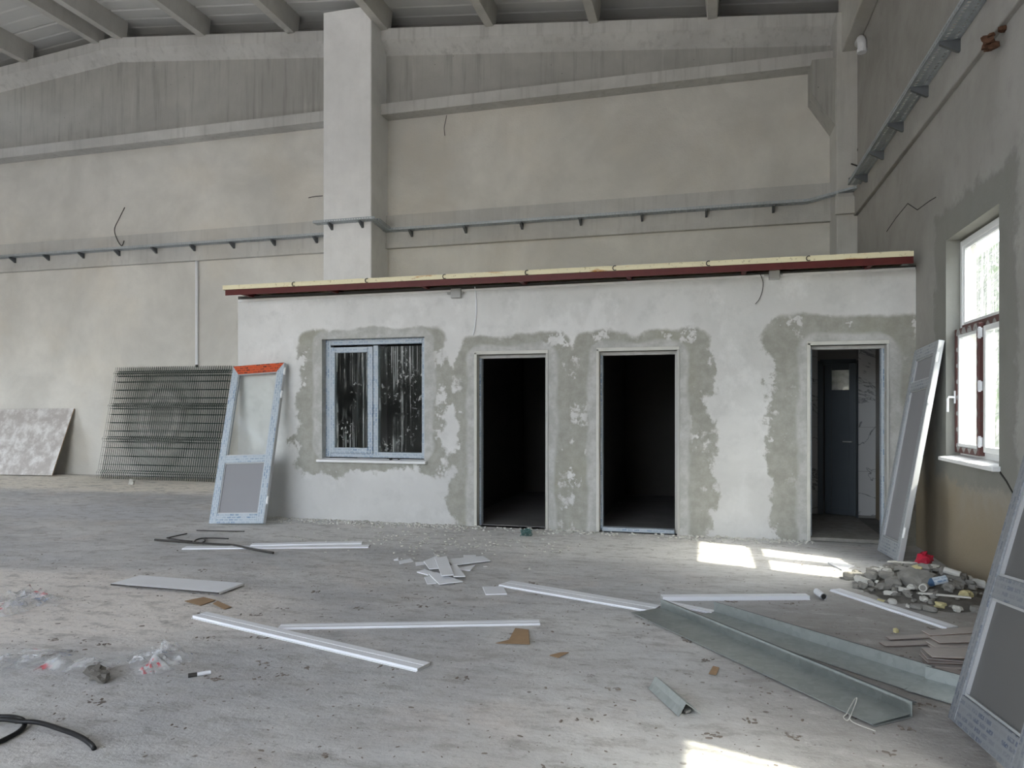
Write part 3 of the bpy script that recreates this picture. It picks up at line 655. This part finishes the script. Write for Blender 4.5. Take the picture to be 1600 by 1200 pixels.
# ------------------------------------------------------------ door leaves
def leaf(name, label, mat, Wd, Ht, T, stile, rails, fills, mats, top=None, hinge_side=1, hinges=(.25, 1.5, 1.9)):
    t_ = thing(name, label, 'door leaf', mat=mat)
    fh, fv = mats
    for a in (0, Wd - stile):
        m_ = MB(); m_.box(a, a + stile, 0, T, 0, Ht); o = obj('stile', m_, fv, t_, bevel=.005)
    for (a, b) in rails:
        m_ = MB(); m_.box(stile, Wd - stile, 0.001, T, a, b); obj('rail', m_, top if (top and b > Ht - .01) else fh, t_, bevel=.004)
    if top:
        m_ = MB(); q = rails[-1]; m_.prism([(.004, -.002, Ht - .001), (Wd - .004, -.002, Ht - .001), (Wd - stile, -.002, q[0]), (stile, -.002, q[0])], (0, .0015, 0)); obj('tape', m_, top, t_)
    for (a, b, mt, nm) in fills:
        m_ = MB(); m_.box(stile - .005, Wd - stile + .005, T * .45, T * .55, a - .005, b + .005); f_ = obj(nm, m_, mt, t_)
        for bx in ((stile, stile + .012, a, b), (Wd - stile - .012, Wd - stile, a, b), (stile + .012, Wd - stile - .012, a, a + .012), (stile + .012, Wd - stile - .012, b - .012, b)):
            m_ = MB(); m_.box(bx[0], bx[1], T * .2, T * .45, bx[2], bx[3]); obj('bead', m_, M['alu'], f_)
    xe = Wd if hinge_side > 0 else 0
    m_ = MB(); m_.box(xe - .001 if hinge_side > 0 else -.004, xe + .004, .006, T - .006, .01, Ht - .01); obj('edge_strip', m_, M['alu'], t_)
    for hz in hinges:
        m_ = MB(); m_.tube([(xe + .012 * hinge_side, .012, hz - .05), (xe + .012 * hinge_side, .012, hz + .05)], .012, 8); m_.box(min(xe, xe + .02 * hinge_side), max(xe, xe + .02 * hinge_side), .0, .02, hz - .03, hz + .03); obj('hinge', m_, M['whitew'], t_)
    return t_
B = fl(326, 818); B2 = fl(410, 823); TL = ony(362, 570, YB - .08)
exv = (B2 - B); wd = exv.length
leaf('door_leaf', 'glazed door leaf in blue printed film with orange tape, leaning on the booth corner', frame(B, exv, (TL.x - B.x + .02, YB - .075 - B.y, 2.09)), wd, 2.17, .06, .105,
     [(0, .13), (.80, .90), (2.05, 2.17)], [(.13, .80, M['greyp'], 'panel'), (.90, 2.05, M['glass'], 'pane')], (M['bluef'], M['bluefv']), top=M['orange'], hinges=(.3, 1.72, 2.05))
leaf('door_leaf', 'narrow grey door leaf leaning in the corner beside the third doorway', frame((1.735, 8.42, 0.0), (0, -1, .0), (.385, .12, 2.1)), .80, 2.15, .055, .10,
     [(0, .17), (1.70, 1.79), (2.03, 2.15)], [(.17, 1.70, M['greyp'], 'panel'), (1.79, 2.03, M['greyp'], 'pane')], (M['greyf'], M['greyfv']), hinges=(.28, 1.58, 1.98))
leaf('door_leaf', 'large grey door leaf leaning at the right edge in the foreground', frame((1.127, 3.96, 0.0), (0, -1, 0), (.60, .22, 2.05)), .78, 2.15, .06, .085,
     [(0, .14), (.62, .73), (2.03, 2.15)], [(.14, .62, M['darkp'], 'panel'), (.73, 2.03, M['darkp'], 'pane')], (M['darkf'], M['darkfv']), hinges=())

# ------------------------------------------------------------ welded fence panels leaning on the back wall
def fence(i):
    Wp, Hp = 2.72, 2.30; nv = 55
    folds = (.12, .80, 1.48, 2.16)
    def yy(z):
        for f_ in folds:
            d = abs(z - f_)
            if d < .05: return -.035 * (1 - d / .05)
        return 0
    g = random.Random(i); sx = g.uniform(-.012, .012)
    def pos(x, z, dy=0):
        q = math.exp(-((x - 1.25) / .62) ** 2 - ((z - 1.2) / .8) ** 2)
        return (x + sx + (i - 2) * .019 * q, yy(z) + dy - .035 * q * (i % 3), z + (i - 2) * .013 * q)
    zs = [0] + sorted(q for f_ in folds for q in (f_ - .05, f_, f_ + .05)) + [.46, 1.14, 1.82, Hp]; zs = sorted(zs)
    t_ = thing('fence_panel', 'green welded wire fence panel, one of a stack leaning on the back wall', 'fence panel',
               mat=frame((-11.80 + g.uniform(-.03, .03) + i * .012, 12.0 - i * .035, .085 + .004 * i), (1, 0, g.uniform(-.006, .006)), (-.0, .47 + .006 * i, 2.25)), group='stacked wire fence panels')
    m_ = MB()
    for k in range(nv):
        x = Wp * k / (nv - 1); m_.tube([pos(x, z) for z in zs], .0030, 4, False)
    tag(obj('upright_wires', m_, M['green'], t_), kind='stuff')
    m_ = MB()
    for z in sorted([f_ + e for f_ in folds for e in (-.05, 0, .05)] + [.29, .46, .63, .97, 1.14, 1.31, 1.65, 1.82, 1.99]):
        m_.tube([pos(Wp * k / 12, z, .006) for k in range(13)], .0022, 4, False)
    tag(obj('cross_wires', m_, M['green'], t_), kind='stuff')
for i in range(5): fence(i)
# stained board on the far left
a, b = fl(70, 746, .085), ony(85, 641, YW)
n = N('stained_board'); f = n.noise(3.5, 8, .7); M['board'] = n.done(n.mix(n.step(f, .4, .65), (.45, .42, .40), (.72, .71, .69)), .9)
t_ = thing('gypsum_board', 'stained pale board leaning on the back wall at the left edge', 'board', mat=frame((a.x - 2.4, 12.03, .085), (1, 0, 0), (-.02, YW - .06 - 12.03, b.z - .085)))
m_ = MB(); m_.box(0, 2.4, 0, .018, 0, 1.5); obj('face', m_, M['board'], t_, bevel=.004)
m_ = MB(); m_.box(2.395, 2.404, .002, .016, .01, 1.49); obj('paper_edge', m_, M['card'], t_)

# ------------------------------------------------------------ planks and strips on the floor
def plank(p0, p1, wd, label, th=.010, z=0.002, name='cladding_strip', mat=None, z1=None, side=0):
    """grooved white cladding strip lying from p0 to p1 (floor points)"""
    p0, p1 = Vector(p0), Vector(p1); L = (p1 - p0).length
    zz0 = z; zz1 = z if z1 is None else z1
    t_ = thing(name, label, 'strip', mat=frame((p0.x, p0.y, zz0), (p1.x - p0.x, p1.y - p0.y, zz1 - zz0), (-(zz1 - zz0) * (p1 - p0).x / L / L, -(zz1 - zz0) * (p1 - p0).y / L / L, 1)))
    h = wd / 2; pr = [(-h - .012, 0), (-h - .012, .003), (-h, .003), (-h, th), (-.006, th), (-.003, th - .003), (.003, th - .003), (.006, th), (h, th), (h, 0)]
    m_ = MB(); m_.prism([(0, q[0], q[1]) for q in pr], (L, 0, 0)); obj('board', m_, mat or M['white'], t_)
    for xx in (-.001, L):
        m_ = MB(); m_.box(xx, xx + .001, -h, h, .002, th - .002); obj('cut_end', m_, M['grey'], t_)
    return t_
plank(fl(312, 963), fl(662, 1045), .115, 'long white cladding strip slanting across the middle of the floor', .018)
plank(fl(437, 981), fl(843, 974), .09, 'thin white cladding strip meeting the long slanting one', .012)
plank(fl(288, 857), fl(577, 854.5), .13, 'lower white cladding strip of the pair in front of the blue door leaf', .012)
plank(fl(393, 854), fl(566, 851), .11, 'upper white cladding strip lying on its longer twin', .012, z=.016)
plank(fl(789, 913), fl(1025, 953), .18, 'wide white cladding board running to the metal angles', .014)
plank(fl(1034, 937), fl(1262, 935.5), .075, 'straight white strip behind the end of the metal angles', .03)
plank(fl(1036, 942), fl(1115, 958), .07, 'short white strip partly hidden behind the long metal angle', .012)
plank(fl(1305, 923), fl(1488, 983), .10, 'white strip running beside the rubble heap', .014)
# wide shelf panel
qs = [fl(184, 913), fl(213, 906.5), fl(373, 919), fl(347, 930)]
ce = sum(qs, Vector()) / 4; exv = (qs[2] - qs[1]).normalized(); L = ((qs[2] - qs[1]).length + (qs[3] - qs[0]).length) / 2
t_ = thing('shelf_panel', 'wide pale blue-white panel lying flat left of the cardboard scraps', 'panel', mat=frame((ce.x, ce.y, .012), exv, (0, 0, 1)))
m_ = MB(); m_.box(-L / 2, L / 2, -.16, .16, 0, .018); obj('face', m_, M['white'], t_, bevel=.003)
m_ = MB(); m_.box(-L / 2, L / 2, -.161, -.159, .002, .016); obj('edge_band', m_, M['rebar'], t_)
# offcuts
def slab(name, pts, th, z, mat, label, cat, group=None, bend=0.0):
    P = [fl(u, v) for u, v in pts]; m_ = MB()
    m_.prism([(p.x, p.y, z + bend * k) for k, p in enumerate(P)], (0, 0, th)); return obj(name, m_, mat, None, label, cat, group, recenter=True, bevel=.002)
Zp = lambda x, y: (600 + x / 8, 820 + y / 8)
G = 'white panel offcuts heaped on the floor'
for pts, z, lb in (
    ([(560, 640), (655, 620), (985, 735), (690, 770)], .012, 'white panel offcut lying lowest at the front of the heap'),
    ([(505, 668), (600, 650), (655, 738), (540, 748)], .001, 'small white offcut poking out at the front left of the heap'),
    ([(410, 600), (510, 568), (650, 612), (550, 636)], .001, 'pointed white offcut on the left of the heap'),
    ([(395, 482), (640, 455), (640, 480), (400, 518)], .001, 'thin white offcut strip at the back left of the heap'),
    ([(495, 497), (660, 425), (740, 580), (565, 592)], .024, 'white offcut second from top at the left of the heap'),
    ([(770, 455), (1235, 415), (1335, 470), (860, 530)], .012, 'long white offcut sticking out right of the heap'),
    ([(880, 560), (1140, 515), (1080, 580), (930, 577)], .001, 'white offcut under the long right one'),
    ([(790, 560), (910, 545), (1018, 690), (870, 693)], .026, 'white offcut with a dark spot on the right of the heap'),
    ([(632, 475), (785, 455), (872, 690), (720, 702)], .040, 'grooved white offcut lying on top of the heap'),
    ([(995, 388), (1150, 388), (1152, 428), (998, 428)], .001, 'small white offcut behind the long right one'),
    ([(188, 462), (330, 434), (368, 465), (195, 496)], .001, 'white rectangular offcut lying apart to the left of the heap'),
    ([(120, 448), (178, 418), (180, 450)], .001, 'tiny white shard left of the offcut heap'),
    ([(1232, 790), (1490, 785), (1540, 876), (1270, 882)], .001, 'white rectangular offcut beside the wide cladding board')):
    slab('panel_offcut', [Zp(*p) for p in pts], .010, z, M['white'], lb, 'offcut', G)
slab('white_shard', [(1293, 880), (1312, 878), (1335, 886), (1316, 892)], .012, .001, M['white'], 'white triangular shard at the edge of the sun patch', 'shard')
for pts, lb in (([(288, 940), (318, 934), (337, 939), (313, 948)], 'brown cardboard piece left of its smaller twin'), ([(332, 944), (340, 940), (362, 950), (350, 954)], 'smaller folded cardboard piece by the white shelf panel'),
                ([(774, 1006), (795, 1001), (805, 983), (826, 986), (828, 1009)], 'torn brown cardboard with an uneven edge below the thin strip'), ([(858, 1025), (875, 1021), (889, 1021), (872, 1030)], 'thin pale cardboard scrap right of the torn cardboard'),
                ([(1107, 1054), (1114, 1042), (1124, 1045), (1119, 1057)], 'small square cardboard scrap left of the metal angle')):
    slab('cardboard_scrap', pts, .004, .002, M['card'], lb, 'cardboard', 'cardboard scraps on the floor', .0015)

# ------------------------------------------------------------ galvanised angles
def angle(name, A, Bp, wd, up, label, th=.004, z=.004, tilt=0.0, nested=0):
    A, Bp = Vector(A), Vector(Bp); ex = (Bp - A).normalized(); L = (Bp - A).length       # fold line A -> B, flat side to the right of travel
    t_ = thing(name, label, 'metal angle', mat=frame((A.x, A.y, z), ex, (0, 0, 1)))
    for k in range(nested + 1):
        o_ = k * .012
        m_ = MB(); m_.prism([(o_, 0, o_), (o_, -wd - o_, o_ * .6), (o_, -wd - o_, o_ * .6 + th), (o_, -th, o_ + th), (o_, -th, up - o_), (o_, 0, up - o_)], (L - o_ * 1.6, 0, 0)); obj('sheet', m_, M['galv'], t_)
        m_ = MB(); m_.prism([(o_, 0, up - o_), (o_, .03, up - o_ - .006), (o_, .03, up - o_ - .010), (o_, 0, up - o_ - .004)], (L - o_ * 1.6, 0, 0)); obj('lip', m_, M['galvb'], t_)
    return t_
angle('metal_angle', fl(1033, 953), fl(1426, 1122), .255, .075, 'long galvanised metal angle lying in front with a string loop', nested=1)
angle('metal_angle', fl(1116, 957), fl(1456, 1063), .27, .075, 'second galvanised metal angle lying behind the long one')
angle('metal_angle', fl(1446, 1061, .008), fl(1560, 1092, .008), .26, .07, 'galvanised angle piece whose end runs under the big leaning door', z=.009)
# small bent channel
a, b = fl(1024, 1076), fl(1072, 1120)
t_ = thing('metal_offcut', 'short bent galvanised channel offcut near the lower sun patch', 'metal offcut', mat=frame((a.x, a.y, .004), b - a, (0, 0, 1)))
L = (b - a).length; m_ = MB(); m_.prism([(0, -.04, 0), (0, -.035, .0), (0, .0, .065), (0, .075, .008), (0, .078, .004), (0, 0, .058)], (L, 0, 0)); obj('sheet', m_, M['galv'], t_)
m_ = MB(); m_.rock((L - .03, .02, .012), .022, 5, (1, 1, .6)); obj('mortar_plug', m_, M['mortar'], t_)
# string loop on the angle
P = [(1322, 1120), (1336, 1103), (1338, 1106), (1326, 1128), (1318, 1124), (1326, 1118), (1330, 1130), (1345, 1138), (1368, 1146)]
cable('string', [fl(u, v) + Vector((0, 0, .035 if k in (1, 2) else .012)) for k, (u, v) in enumerate(P)], .003, M['mortarw'], 'pale string looped over the front edge of the long metal angle', 'string', 5)
# white tube offcut
a = fl(1287, 938)
t_ = thing('tube_offcut', 'short white tube offcut lying between the strips by the rubble', 'tube', loc=(a.x, a.y, .028))
obj('tube', MB().tube([(0, 0, 0), (-.03, .16, 0)], .026, 10, False), M['white'], t_); obj('bore', MB().tube([(.001, -.002, 0), (0, .0, 0)], .020, 10), M['crack'], t_)
a = fl(308, 1057); t_ = thing('tube_offcut', 'tiny white tube end with a dark tip near the plastic sheet', 'tube', loc=(a.x, a.y, .012))
obj('tube', MB().tube([(0, 0, 0), (.05, .05, 0)], .011, 8), M['white'], t_); obj('tip', MB().tube([(-.035, -.03, 0), (0, 0, 0)], .012, 8), M['rebar'], t_)

# ------------------------------------------------------------ rubble heap
HC, HR = Vector((1.74, 6.72)), (.52, .72)
def heap(x, y):
    d = math.hypot((x - HC.x) / HR[0], (y - HC.y) / HR[1]); return .18 * max(0, 1 - d) ** .9 * (1 + .35 * (x - HC.x))
m_ = MB(); nn = 26
for j in range(nn + 1):
    for i in range(nn + 1):
        x = HC.x - HR[0] * 1.15 + (W - .004 - HC.x + HR[0] * 1.15) * i / nn; y = HC.y - HR[1] * 1.15 + HR[1] * 2.3 * j / nn
        m_.v.append((x, y, heap(x, y) + (.03 * mnoise.noise(Vector((x * 9, y * 9, 0))) if heap(x, y) > .01 else 0) - .004))
for j in range(nn):
    for i in range(nn): m_.f.append((j * (nn + 1) + i, j * (nn + 1) + i + 1, (j + 1) * (nn + 1) + i + 1, (j + 1) * (nn + 1) + i))
obj('rubble_dirt', m_, M['dirt'], None, 'fine grey dirt under the rubble heap by the right wall', 'dirt', kind='stuff', smooth=True)
k = 0
for it in range(210):
    a = rnd.random() * 6.283; r = math.sqrt(rnd.random()) * 1.08; x = HC.x + HR[0] * r * math.cos(a); y = HC.y + HR[1] * r * math.sin(a)
    sz = rnd.choice((.02, .025, .03, .035, .04, .05, .065)) * rnd.uniform(.8, 1.25)
    if x > W - sz * 1.0: continue
    pale = rnd.random() < .14
    obj('rubble_chunk', MB().rock((x, y, heap(x, y) + sz * .30), sz, it * 7 + 1, (1, rnd.uniform(.6, 1), rnd.uniform(.45, .75))), M['mortarw'] if pale else M['mortar'], None,
        'pale plaster lump among the rubble by the right wall' if pale else 'grey mortar lump in the rubble heap by the right wall', 'rubble', 'pale lumps in the rubble heap' if pale else 'grey lumps in the rubble heap', recenter=True)
def at_heap(u, v, dz=0):      # nearest point on the heap surface seen there
    for k_ in range(200):
        p = fl(u, v, .40 - .002 * k_)
        if heap(p.x, p.y) >= p.z: return p + Vector((0, 0, dz))
    return fl(u, v) + Vector((0, 0, dz))
for (u, v), sz, sq, mt, nm, lb, ct in (
    ((1433, 892), .085, (1.1, .6, .25), 'foam', 'foam_chunk', 'flat yellow foam chunk on top of the rubble heap', 'foam'), ((1432, 912), .13, (1.2, .8, .6), 'mortar', 'mortar_slab', 'largest pale brown mortar slab in the middle of the rubble', 'rubble'),
    ((1349, 913), .09, (1.1, .7, .5), 'mortarw', 'plaster_chunk', 'whitish plaster chunk at the left tip of the rubble heap', 'rubble'), ((1468, 948), .045, (1.1, .8, .6), 'foam', 'foam_chunk', 'small yellow foam chunk at the front of the rubble', 'foam'),
    ((1510, 932), .06, (1, .8, .6), 'foam', 'foam_chunk', 'yellowish foam lump at the right of the rubble', 'foam'), ((1392, 930), .05, (1.3, .7, .5), 'mortarw', 'plaster_chunk', 'pale plaster chunk at the front left of the rubble heap', 'rubble'),
    ((1400, 988), .03, (.8, 1, 1), 'foam', 'foam_chunk', 'small yellow foam crumb between the metal angles and the boards', 'foam'), ((1376, 940), .03, (1.3, .8, .5), 'foam', 'foam_chunk', 'small yellow foam crumb on the white strip by the rubble', 'foam')):
    p = at_heap(u, v, sz * .3); obj(nm, MB().rock(p, sz, int(u), sq), M[mt], None, lb, ct, recenter=True)
# torn blue packet, tube pieces and sticks on the heap
p = at_heap(1462, 918, .05); t_ = thing('torn_packet', 'torn blue and grey packet on the rubble heap', 'packet', mat=frame(p, (.9, -.1, .35), (-.3, -.35, .8)))
m_ = MB(); m_.box(-.085, .085, -.03, .03, -.02, .02); obj('packet_body', m_, M['bluef'], t_, bevel=.01)
m_ = MB(); m_.box(-.087, -.01, -.031, .031, -.021, .021); obj('blue_print', m_, plain('blue_packet', (.06, .12, .22), .5), t_, bevel=.01)
def bit(u, v, d, L, r, lb, mt='mortarw', nm='tube_piece', hollow=True):
    p = at_heap(u, v, r + .03); d = Vector(d).normalized(); t_ = thing(nm, lb, 'tube', loc=p)
    obj('tube', MB().tube([-d * L / 2, d * L / 2], r, 10), M[mt], t_)
    obj('bore', MB().tube([d * (L / 2 - .001), d * (L / 2 + .002)], r * .72, 10), M['mortar'], t_)
bit(1488, 905, (.75, -.5, -.15), .12, .026, 'short grey tube piece at the upper right of the rubble'); bit(1443, 930, (-.3, -.8, .1), .09, .03, 'whitish tube piece in front of the large mortar slab')
for (u, v), d, lb in (((1475, 941), (.16, -.07, .01), 'pale splinter of wood lying across the front of the rubble'), ((1410, 888), (.12, .0, .0), 'pale splinter of wood at the back of the rubble heap')):
    p = at_heap(u, v, .045); m_ = MB(); d = Vector(d); e = Vector((0, .018, .004)); m_.prism([p - d, p - d * .9 + e, p + d * .95 + e * .8, p + d], (0, 0, .009)); obj('wood_splinter', m_, M['mortarw'], None, lb, 'splinter', recenter=True)
# red bag
p = fl(1443, 884, .0); m_ = MB(); m_.rock((0, 0, 0), .085, 91, (1, .9, 1.1)); m_.rock((.05, .02, .03), .05, 92, (1, 1, .8)); m_.rock((-.05, .0, -.03), .05, 93, (1, 1, .8)); m_.rock((0.01, 0, .075), .03, 94, (1, 1, 1.1))
bag = obj('plastic_bag', MB().add([Vector(q) + Vector((1.92, 7.45, .085)) for q in m_.v], m_.f), M['red'], None, 'crumpled red plastic bag behind the rubble in the dark corner', 'bag', recenter=True)

# ------------------------------------------------------------ stacked laminate boards
def board(u0, v0, u1, v1, wd, z, lb, skew=0.0):
    a, b = fl(u0, v0, z), fl(u1, v1, z); L = (b - a).length
    t_ = thing('laminate_board', lb, 'board', mat=frame((a.x, a.y, z), b - a, (rnd.uniform(-.02, .02), rnd.uniform(-.14, -.02), 1)), group='laminate boards dumped beside the big leaning door')
    m_ = MB(); m_.prism([(0, -wd, .004), (L, -wd, .004), (L, 0, .004), (skew, 0, .004)], (0, 0, .006)); obj('face', m_, M['lam'], t_)
    m_ = MB(); m_.prism([(.001, -wd + .001, 0), (L - .001, -wd + .001, 0), (L - .001, -.001, 0), (skew + .001, -.001, 0)], (0, 0, .004)); obj('core', m_, M['lamd'], t_)
lbs = 'laminate board in the dumped stack beside the big leaning door'
board(1374, 1005, 1475, 1002, .07, .004, 'long bare laminate board sticking out left of the stack')
board(1384, 996, 1470, 995, .05, .012, 'narrower laminate board behind the one sticking out furthest left')
for i, (u0, v0, u1, v1, wd, z) in enumerate(((1444, 1040, 1530, 1038, .09, .008), (1440, 1032, 1528, 1036, .10, .022), (1436, 1024, 1528, 1028, .12, .036), (1438, 1018, 1520, 1024, .13, .050), (1450, 1010, 1530, 1012, .12, .062),
        (1446, 1003, 1530, 1002, .10, .074), (1452, 997, 1532, 996, .10, .088), (1440, 987, 1534, 984, .08, .102), (1448, 991, 1534, 990, .07, .092), (1440, 1014, 1528, 1018, .15, .072))):
    board(u0, v0, u1, v1, wd, z, lbs)
board(1468, 1046, 1520, 1052, .09, .012, 'pale laminate offcut at the front foot of the dumped stack', .02)

# ------------------------------------------------------------ sheeting, hose, rods and other litter
def sheet(path, wd, hts, label, seed, z0=.006):
    P = [fl(u, v) for u, v in path]; g = random.Random(seed); m_ = MB(); nu, nv = 60, 14
    for i in range(nu + 1):
        t = i / nu * (len(P) - 1); k_ = min(int(t), len(P) - 2); f_ = t - k_; c_ = P[k_].lerp(P[k_ + 1], f_); d = (P[k_ + 1] - P[k_]).normalized(); nrm = Vector((-d.y, d.x, 0))
        ww_ = wd[k_] * (1 - f_) + wd[k_ + 1] * f_; hh_ = hts[k_] * (1 - f_) + hts[k_ + 1] * f_
        for j in range(nv + 1):
            s_ = j / nv * 2 - 1; ed = 1 + .25 * mnoise.noise(Vector((i * .23, seed, s_ * 2)))
            p = c_ + nrm * s_ * ww_ / 2 * ed
            q = abs(mnoise.noise(Vector((p.x * 7, p.y * 7, seed)))) * 1.1 + abs(mnoise.noise(Vector((p.x * 19, p.y * 19, seed + 3)))) * .6
            m_.v.append((p.x, p.y, z0 + hh_ * .7 * (1 - s_ * s_) * (.3 + q) + .012 * q))
    for i in range(nu):
        for j in range(nv): m_.f.append((i * (nv + 1) + j, (i + 1) * (nv + 1) + j, (i + 1) * (nv + 1) + j + 1, i * (nv + 1) + j + 1))
    return obj('plastic_sheet', m_, M['sheet'], None, label, 'plastic sheet', recenter=True, smooth=True)
sheet([(-60, 1050), (20, 1040), (60, 1030), (110, 1042), (160, 1043), (210, 1030), (245, 1018)], (.35, .40, .38, .22, .16, .14, .16), (.05, .06, .08, .05, .05, .05, .05), 'long crumpled clear plastic sheet printed red and blue on the floor', 11)
sheet([(206, 1052), (235, 1045), (262, 1032), (285, 1022)], (.12, .30, .34, .16), (.04, .12, .16, .03), 'bunched clear plastic bag end with red and blue print', 23)
sheet([(-60, 965), (5, 955), (40, 940), (70, 942), (105, 944)], (.45, .40, .34, .28, .2), (.08, .12, .15, .12, .03), 'crumpled clear plastic bag with a red mark at the left edge', 31)
a = fl(152, 1060); m_ = MB(); m_.rock((a.x - .05, a.y + .02, .03), .06, 301, (1.1, .7, .55)); m_.rock((a.x + .05, a.y - .03, .03), .065, 302, (1.1, .7, .5)); m_.rock((a.x, a.y, .04), .045, 303)
obj('broken_lump', m_, M['dirt'], None, 'dark broken concrete lump in front of the long plastic sheet', 'rubble', recenter=True)
# black flexible strap
def strap(px, hs, label):
    P = [fl(u, v) + Vector((0, 0, h_)) for (u, v), h_ in zip(px, hs)]; Q = []
    for i in range(len(P) - 1):
        p0, p1, p2, p3 = P[max(i - 1, 0)], P[i], P[i + 1], P[min(i + 2, len(P) - 1)]
        for k_ in range(8):
            t = k_ / 8; Q.append(.5 * ((2 * p1) + (p2 - p0) * t + (2 * p0 - 5 * p1 + 4 * p2 - p3) * t * t + (3 * p1 - p0 - 3 * p2 + p3) * t ** 3))
    Q.append(P[-1]); return obj('black_hose', MB().tube(Q, .011, 8), M['black'], None, label, 'hose', recenter=True, smooth=True)
strap([(-40, 1140), (0, 1134), (30, 1137), (60, 1139), (95, 1148), (125, 1158), (142, 1167), (147, 1173)], (.03, .03, .03, .03, .025, .02, .012, .010), 'curved black hose end lying at the lower left corner')
strap([(-30, 1128), (0, 1126), (22, 1127), (36, 1132), (38, 1138), (28, 1148), (10, 1158), (-20, 1172)], (.02, .02, .02, .02, .012, .012, .012, .012), 'looped black hose at the lower left edge')
# steel rods in front of the blue door
cable('steel_rod', [fl(u, v) + Vector((0, 0, .02)) for u, v in ((242, 846), (290, 850), (345, 853.5), (364, 854.5), (395, 861), (427, 867))], .012, M['rebar'], 'long bent dark steel rod across the pair of strips', 'rod')
cable('steel_rod', [fl(u, v) + Vector((0, 0, .01)) for u, v in ((292, 835), (265, 841), (262, 842), (280, 845), (300, 847))], .007, M['rebar'], 'thin hooked steel wire behind the long bent rod', 'rod')
cable('steel_rod', [fl(u, v) + Vector((0, 0, .01)) for u, v in ((357, 843), (330, 842), (312, 843), (304, 847), (311, 850), (320, 847), (318, 842))], .007, M['rebar'], 'looped steel wire left of the blue door leaf', 'rod')
cable('steel_rod', [fl(u, v) + Vector((0, 0, .01)) for u, v in ((307, 830), (345, 831), (382, 831.5))], .006, M['rebar'], 'straight thin rod just in front of the blue door leaf', 'rod')
cable('steel_rod', [fl(u, v, .03) for u, v in ((318, 768), (335, 771), (352, 771))], .022, M['rebar'], 'dark rod end on the floor under the fence panels', 'rod')
# green net bundle
a = fl(822, 838); m_ = MB()
for i in range(16):
    q = [Vector((a.x + rnd.uniform(-.08, .08), a.y + rnd.uniform(-.05, .05), rnd.uniform(.005, .10))) for _ in range(4)]; m_.tube(q, .006, 4)
obj('net_bundle', m_, plain('teal_net', (.10, .19, .18), .5), None, 'small tangle of teal netting in front of the first doorway', 'net', recenter=True)
a = fl(206, 757, .085); obj('broken_lump', MB().rock((a.x, a.y, .13), .075, 77, (1, .8, 1)), M['mortarw'], None, 'pale broken lump under the fence panels', 'rubble', recenter=True)

# loose crumbs over the floor and along the booth foot
m_ = MB(); m2 = MB()
for i in range(2300):
    x = rnd.uniform(-7.5, 2.0); y = rnd.uniform(2.6, 8.6)
    if rnd.random() < .5: y = rnd.uniform(2.6, 6)
    r = rnd.uniform(.003, .008) * (1.9 if rnd.random() < .10 else 1)
    m_.rock((x, y, r * .10), r, i, (1.5, .7, .28))
for i in range(70):       # trampled clods
    x, y = rnd.uniform(-4.5, 1.6), rnd.uniform(2.7, 6.2)
    for q in range(rnd.randint(4, 11)):
        r = rnd.uniform(.005, .013); m_.rock((x + rnd.gauss(0, .03), y + rnd.gauss(0, .018), r * .1), r, i * 9 + q, (1.6, .8, .3))
M['clod'] = plain('dark_clods', (.21, .18, .155), .95, 0, .3, 12)
obj('floor_crumbs', m_, M['clod'], None, 'dark dirt crumbs and trampled clods scattered over the concrete floor', 'dirt', kind='stuff')
for i in range(1100):
    x = rnd.uniform(XB0 + .3, 1.2)
    if any(o_[0] - .02 < x < o_[1] + .02 for o_ in OD) and rnd.random() < .7: continue
    y = YB - .012 - abs(rnd.gauss(0, .16)); r = rnd.uniform(.008, .022) * (1.5 if rnd.random() < .08 else 1)
    m2.rock((x, min(y, YB - r), r * .3), r, i + 5000, (1, 1, .7))
for i in range(160):
    x, y = rnd.gauss(-2.9, .8), rnd.gauss(7.6, .4); r = rnd.uniform(.008, .02); m2.rock((x, min(y, YB - .1), r * .3), r, i + 9000, (1.2, 1, .6))
obj('plaster_crumbs', m2, M['mortarw'], None, 'pale plaster crumbs strewn along the foot of the booth wall', 'dirt', kind='stuff')

# ------------------------------------------------------------ outside: yard and stone bank past the right wall
n = N('yard_gravel'); M['yard'] = n.done(n.mix(n.noise(2, 8, .7), (.17, .168, .16), (.25, .245, .235)), .95)
m_ = MB(); m_.box(-60, 60, -70, 60, -.3, -.06); obj('ground_outside', m_, M['yard'], kind='structure')
n = N('stone_bank'); vv = n.vor(2.2, out='Color'); bw = n.new('ShaderNodeRGBToBW'); n.put(bw.inputs[0], vv); ed = n.vor(2.2, feature='DISTANCE_TO_EDGE')
col = n.mix(bw.outputs[0], (.12, .115, .09), (.26, .24, .18)); col = n.mix(n.step(ed, .06, .02), col, (.05, .055, .035)); col = n.mix(n.step(n.noise(.9, 6, .7), .5, .62), col, (.06, .09, .025))
M['bank'] = n.done(col, .95)
m_ = MB(); nu, nv = 60, 16
for j in range(nv + 1):
    for i in range(nu + 1):
        y = -12 + 50 * i / nu; t = j / nv; p = Vector((6.5 + 5.5 * t, y, -.1 + 8.6 * t)); k_ = mnoise.noise(p * .8) * .35 + mnoise.noise(p * 2.3) * .15
        m_.v.append((p.x + k_, p.y, p.z + k_))
for j in range(nv):
    for i in range(nu): m_.f.append((j * (nu + 1) + i, j * (nu + 1) + i + 1, (j + 1) * (nu + 1) + i + 1, (j + 1) * (nu + 1) + i))
obj('stone_bank_outside', m_, M['bank'], kind='structure')
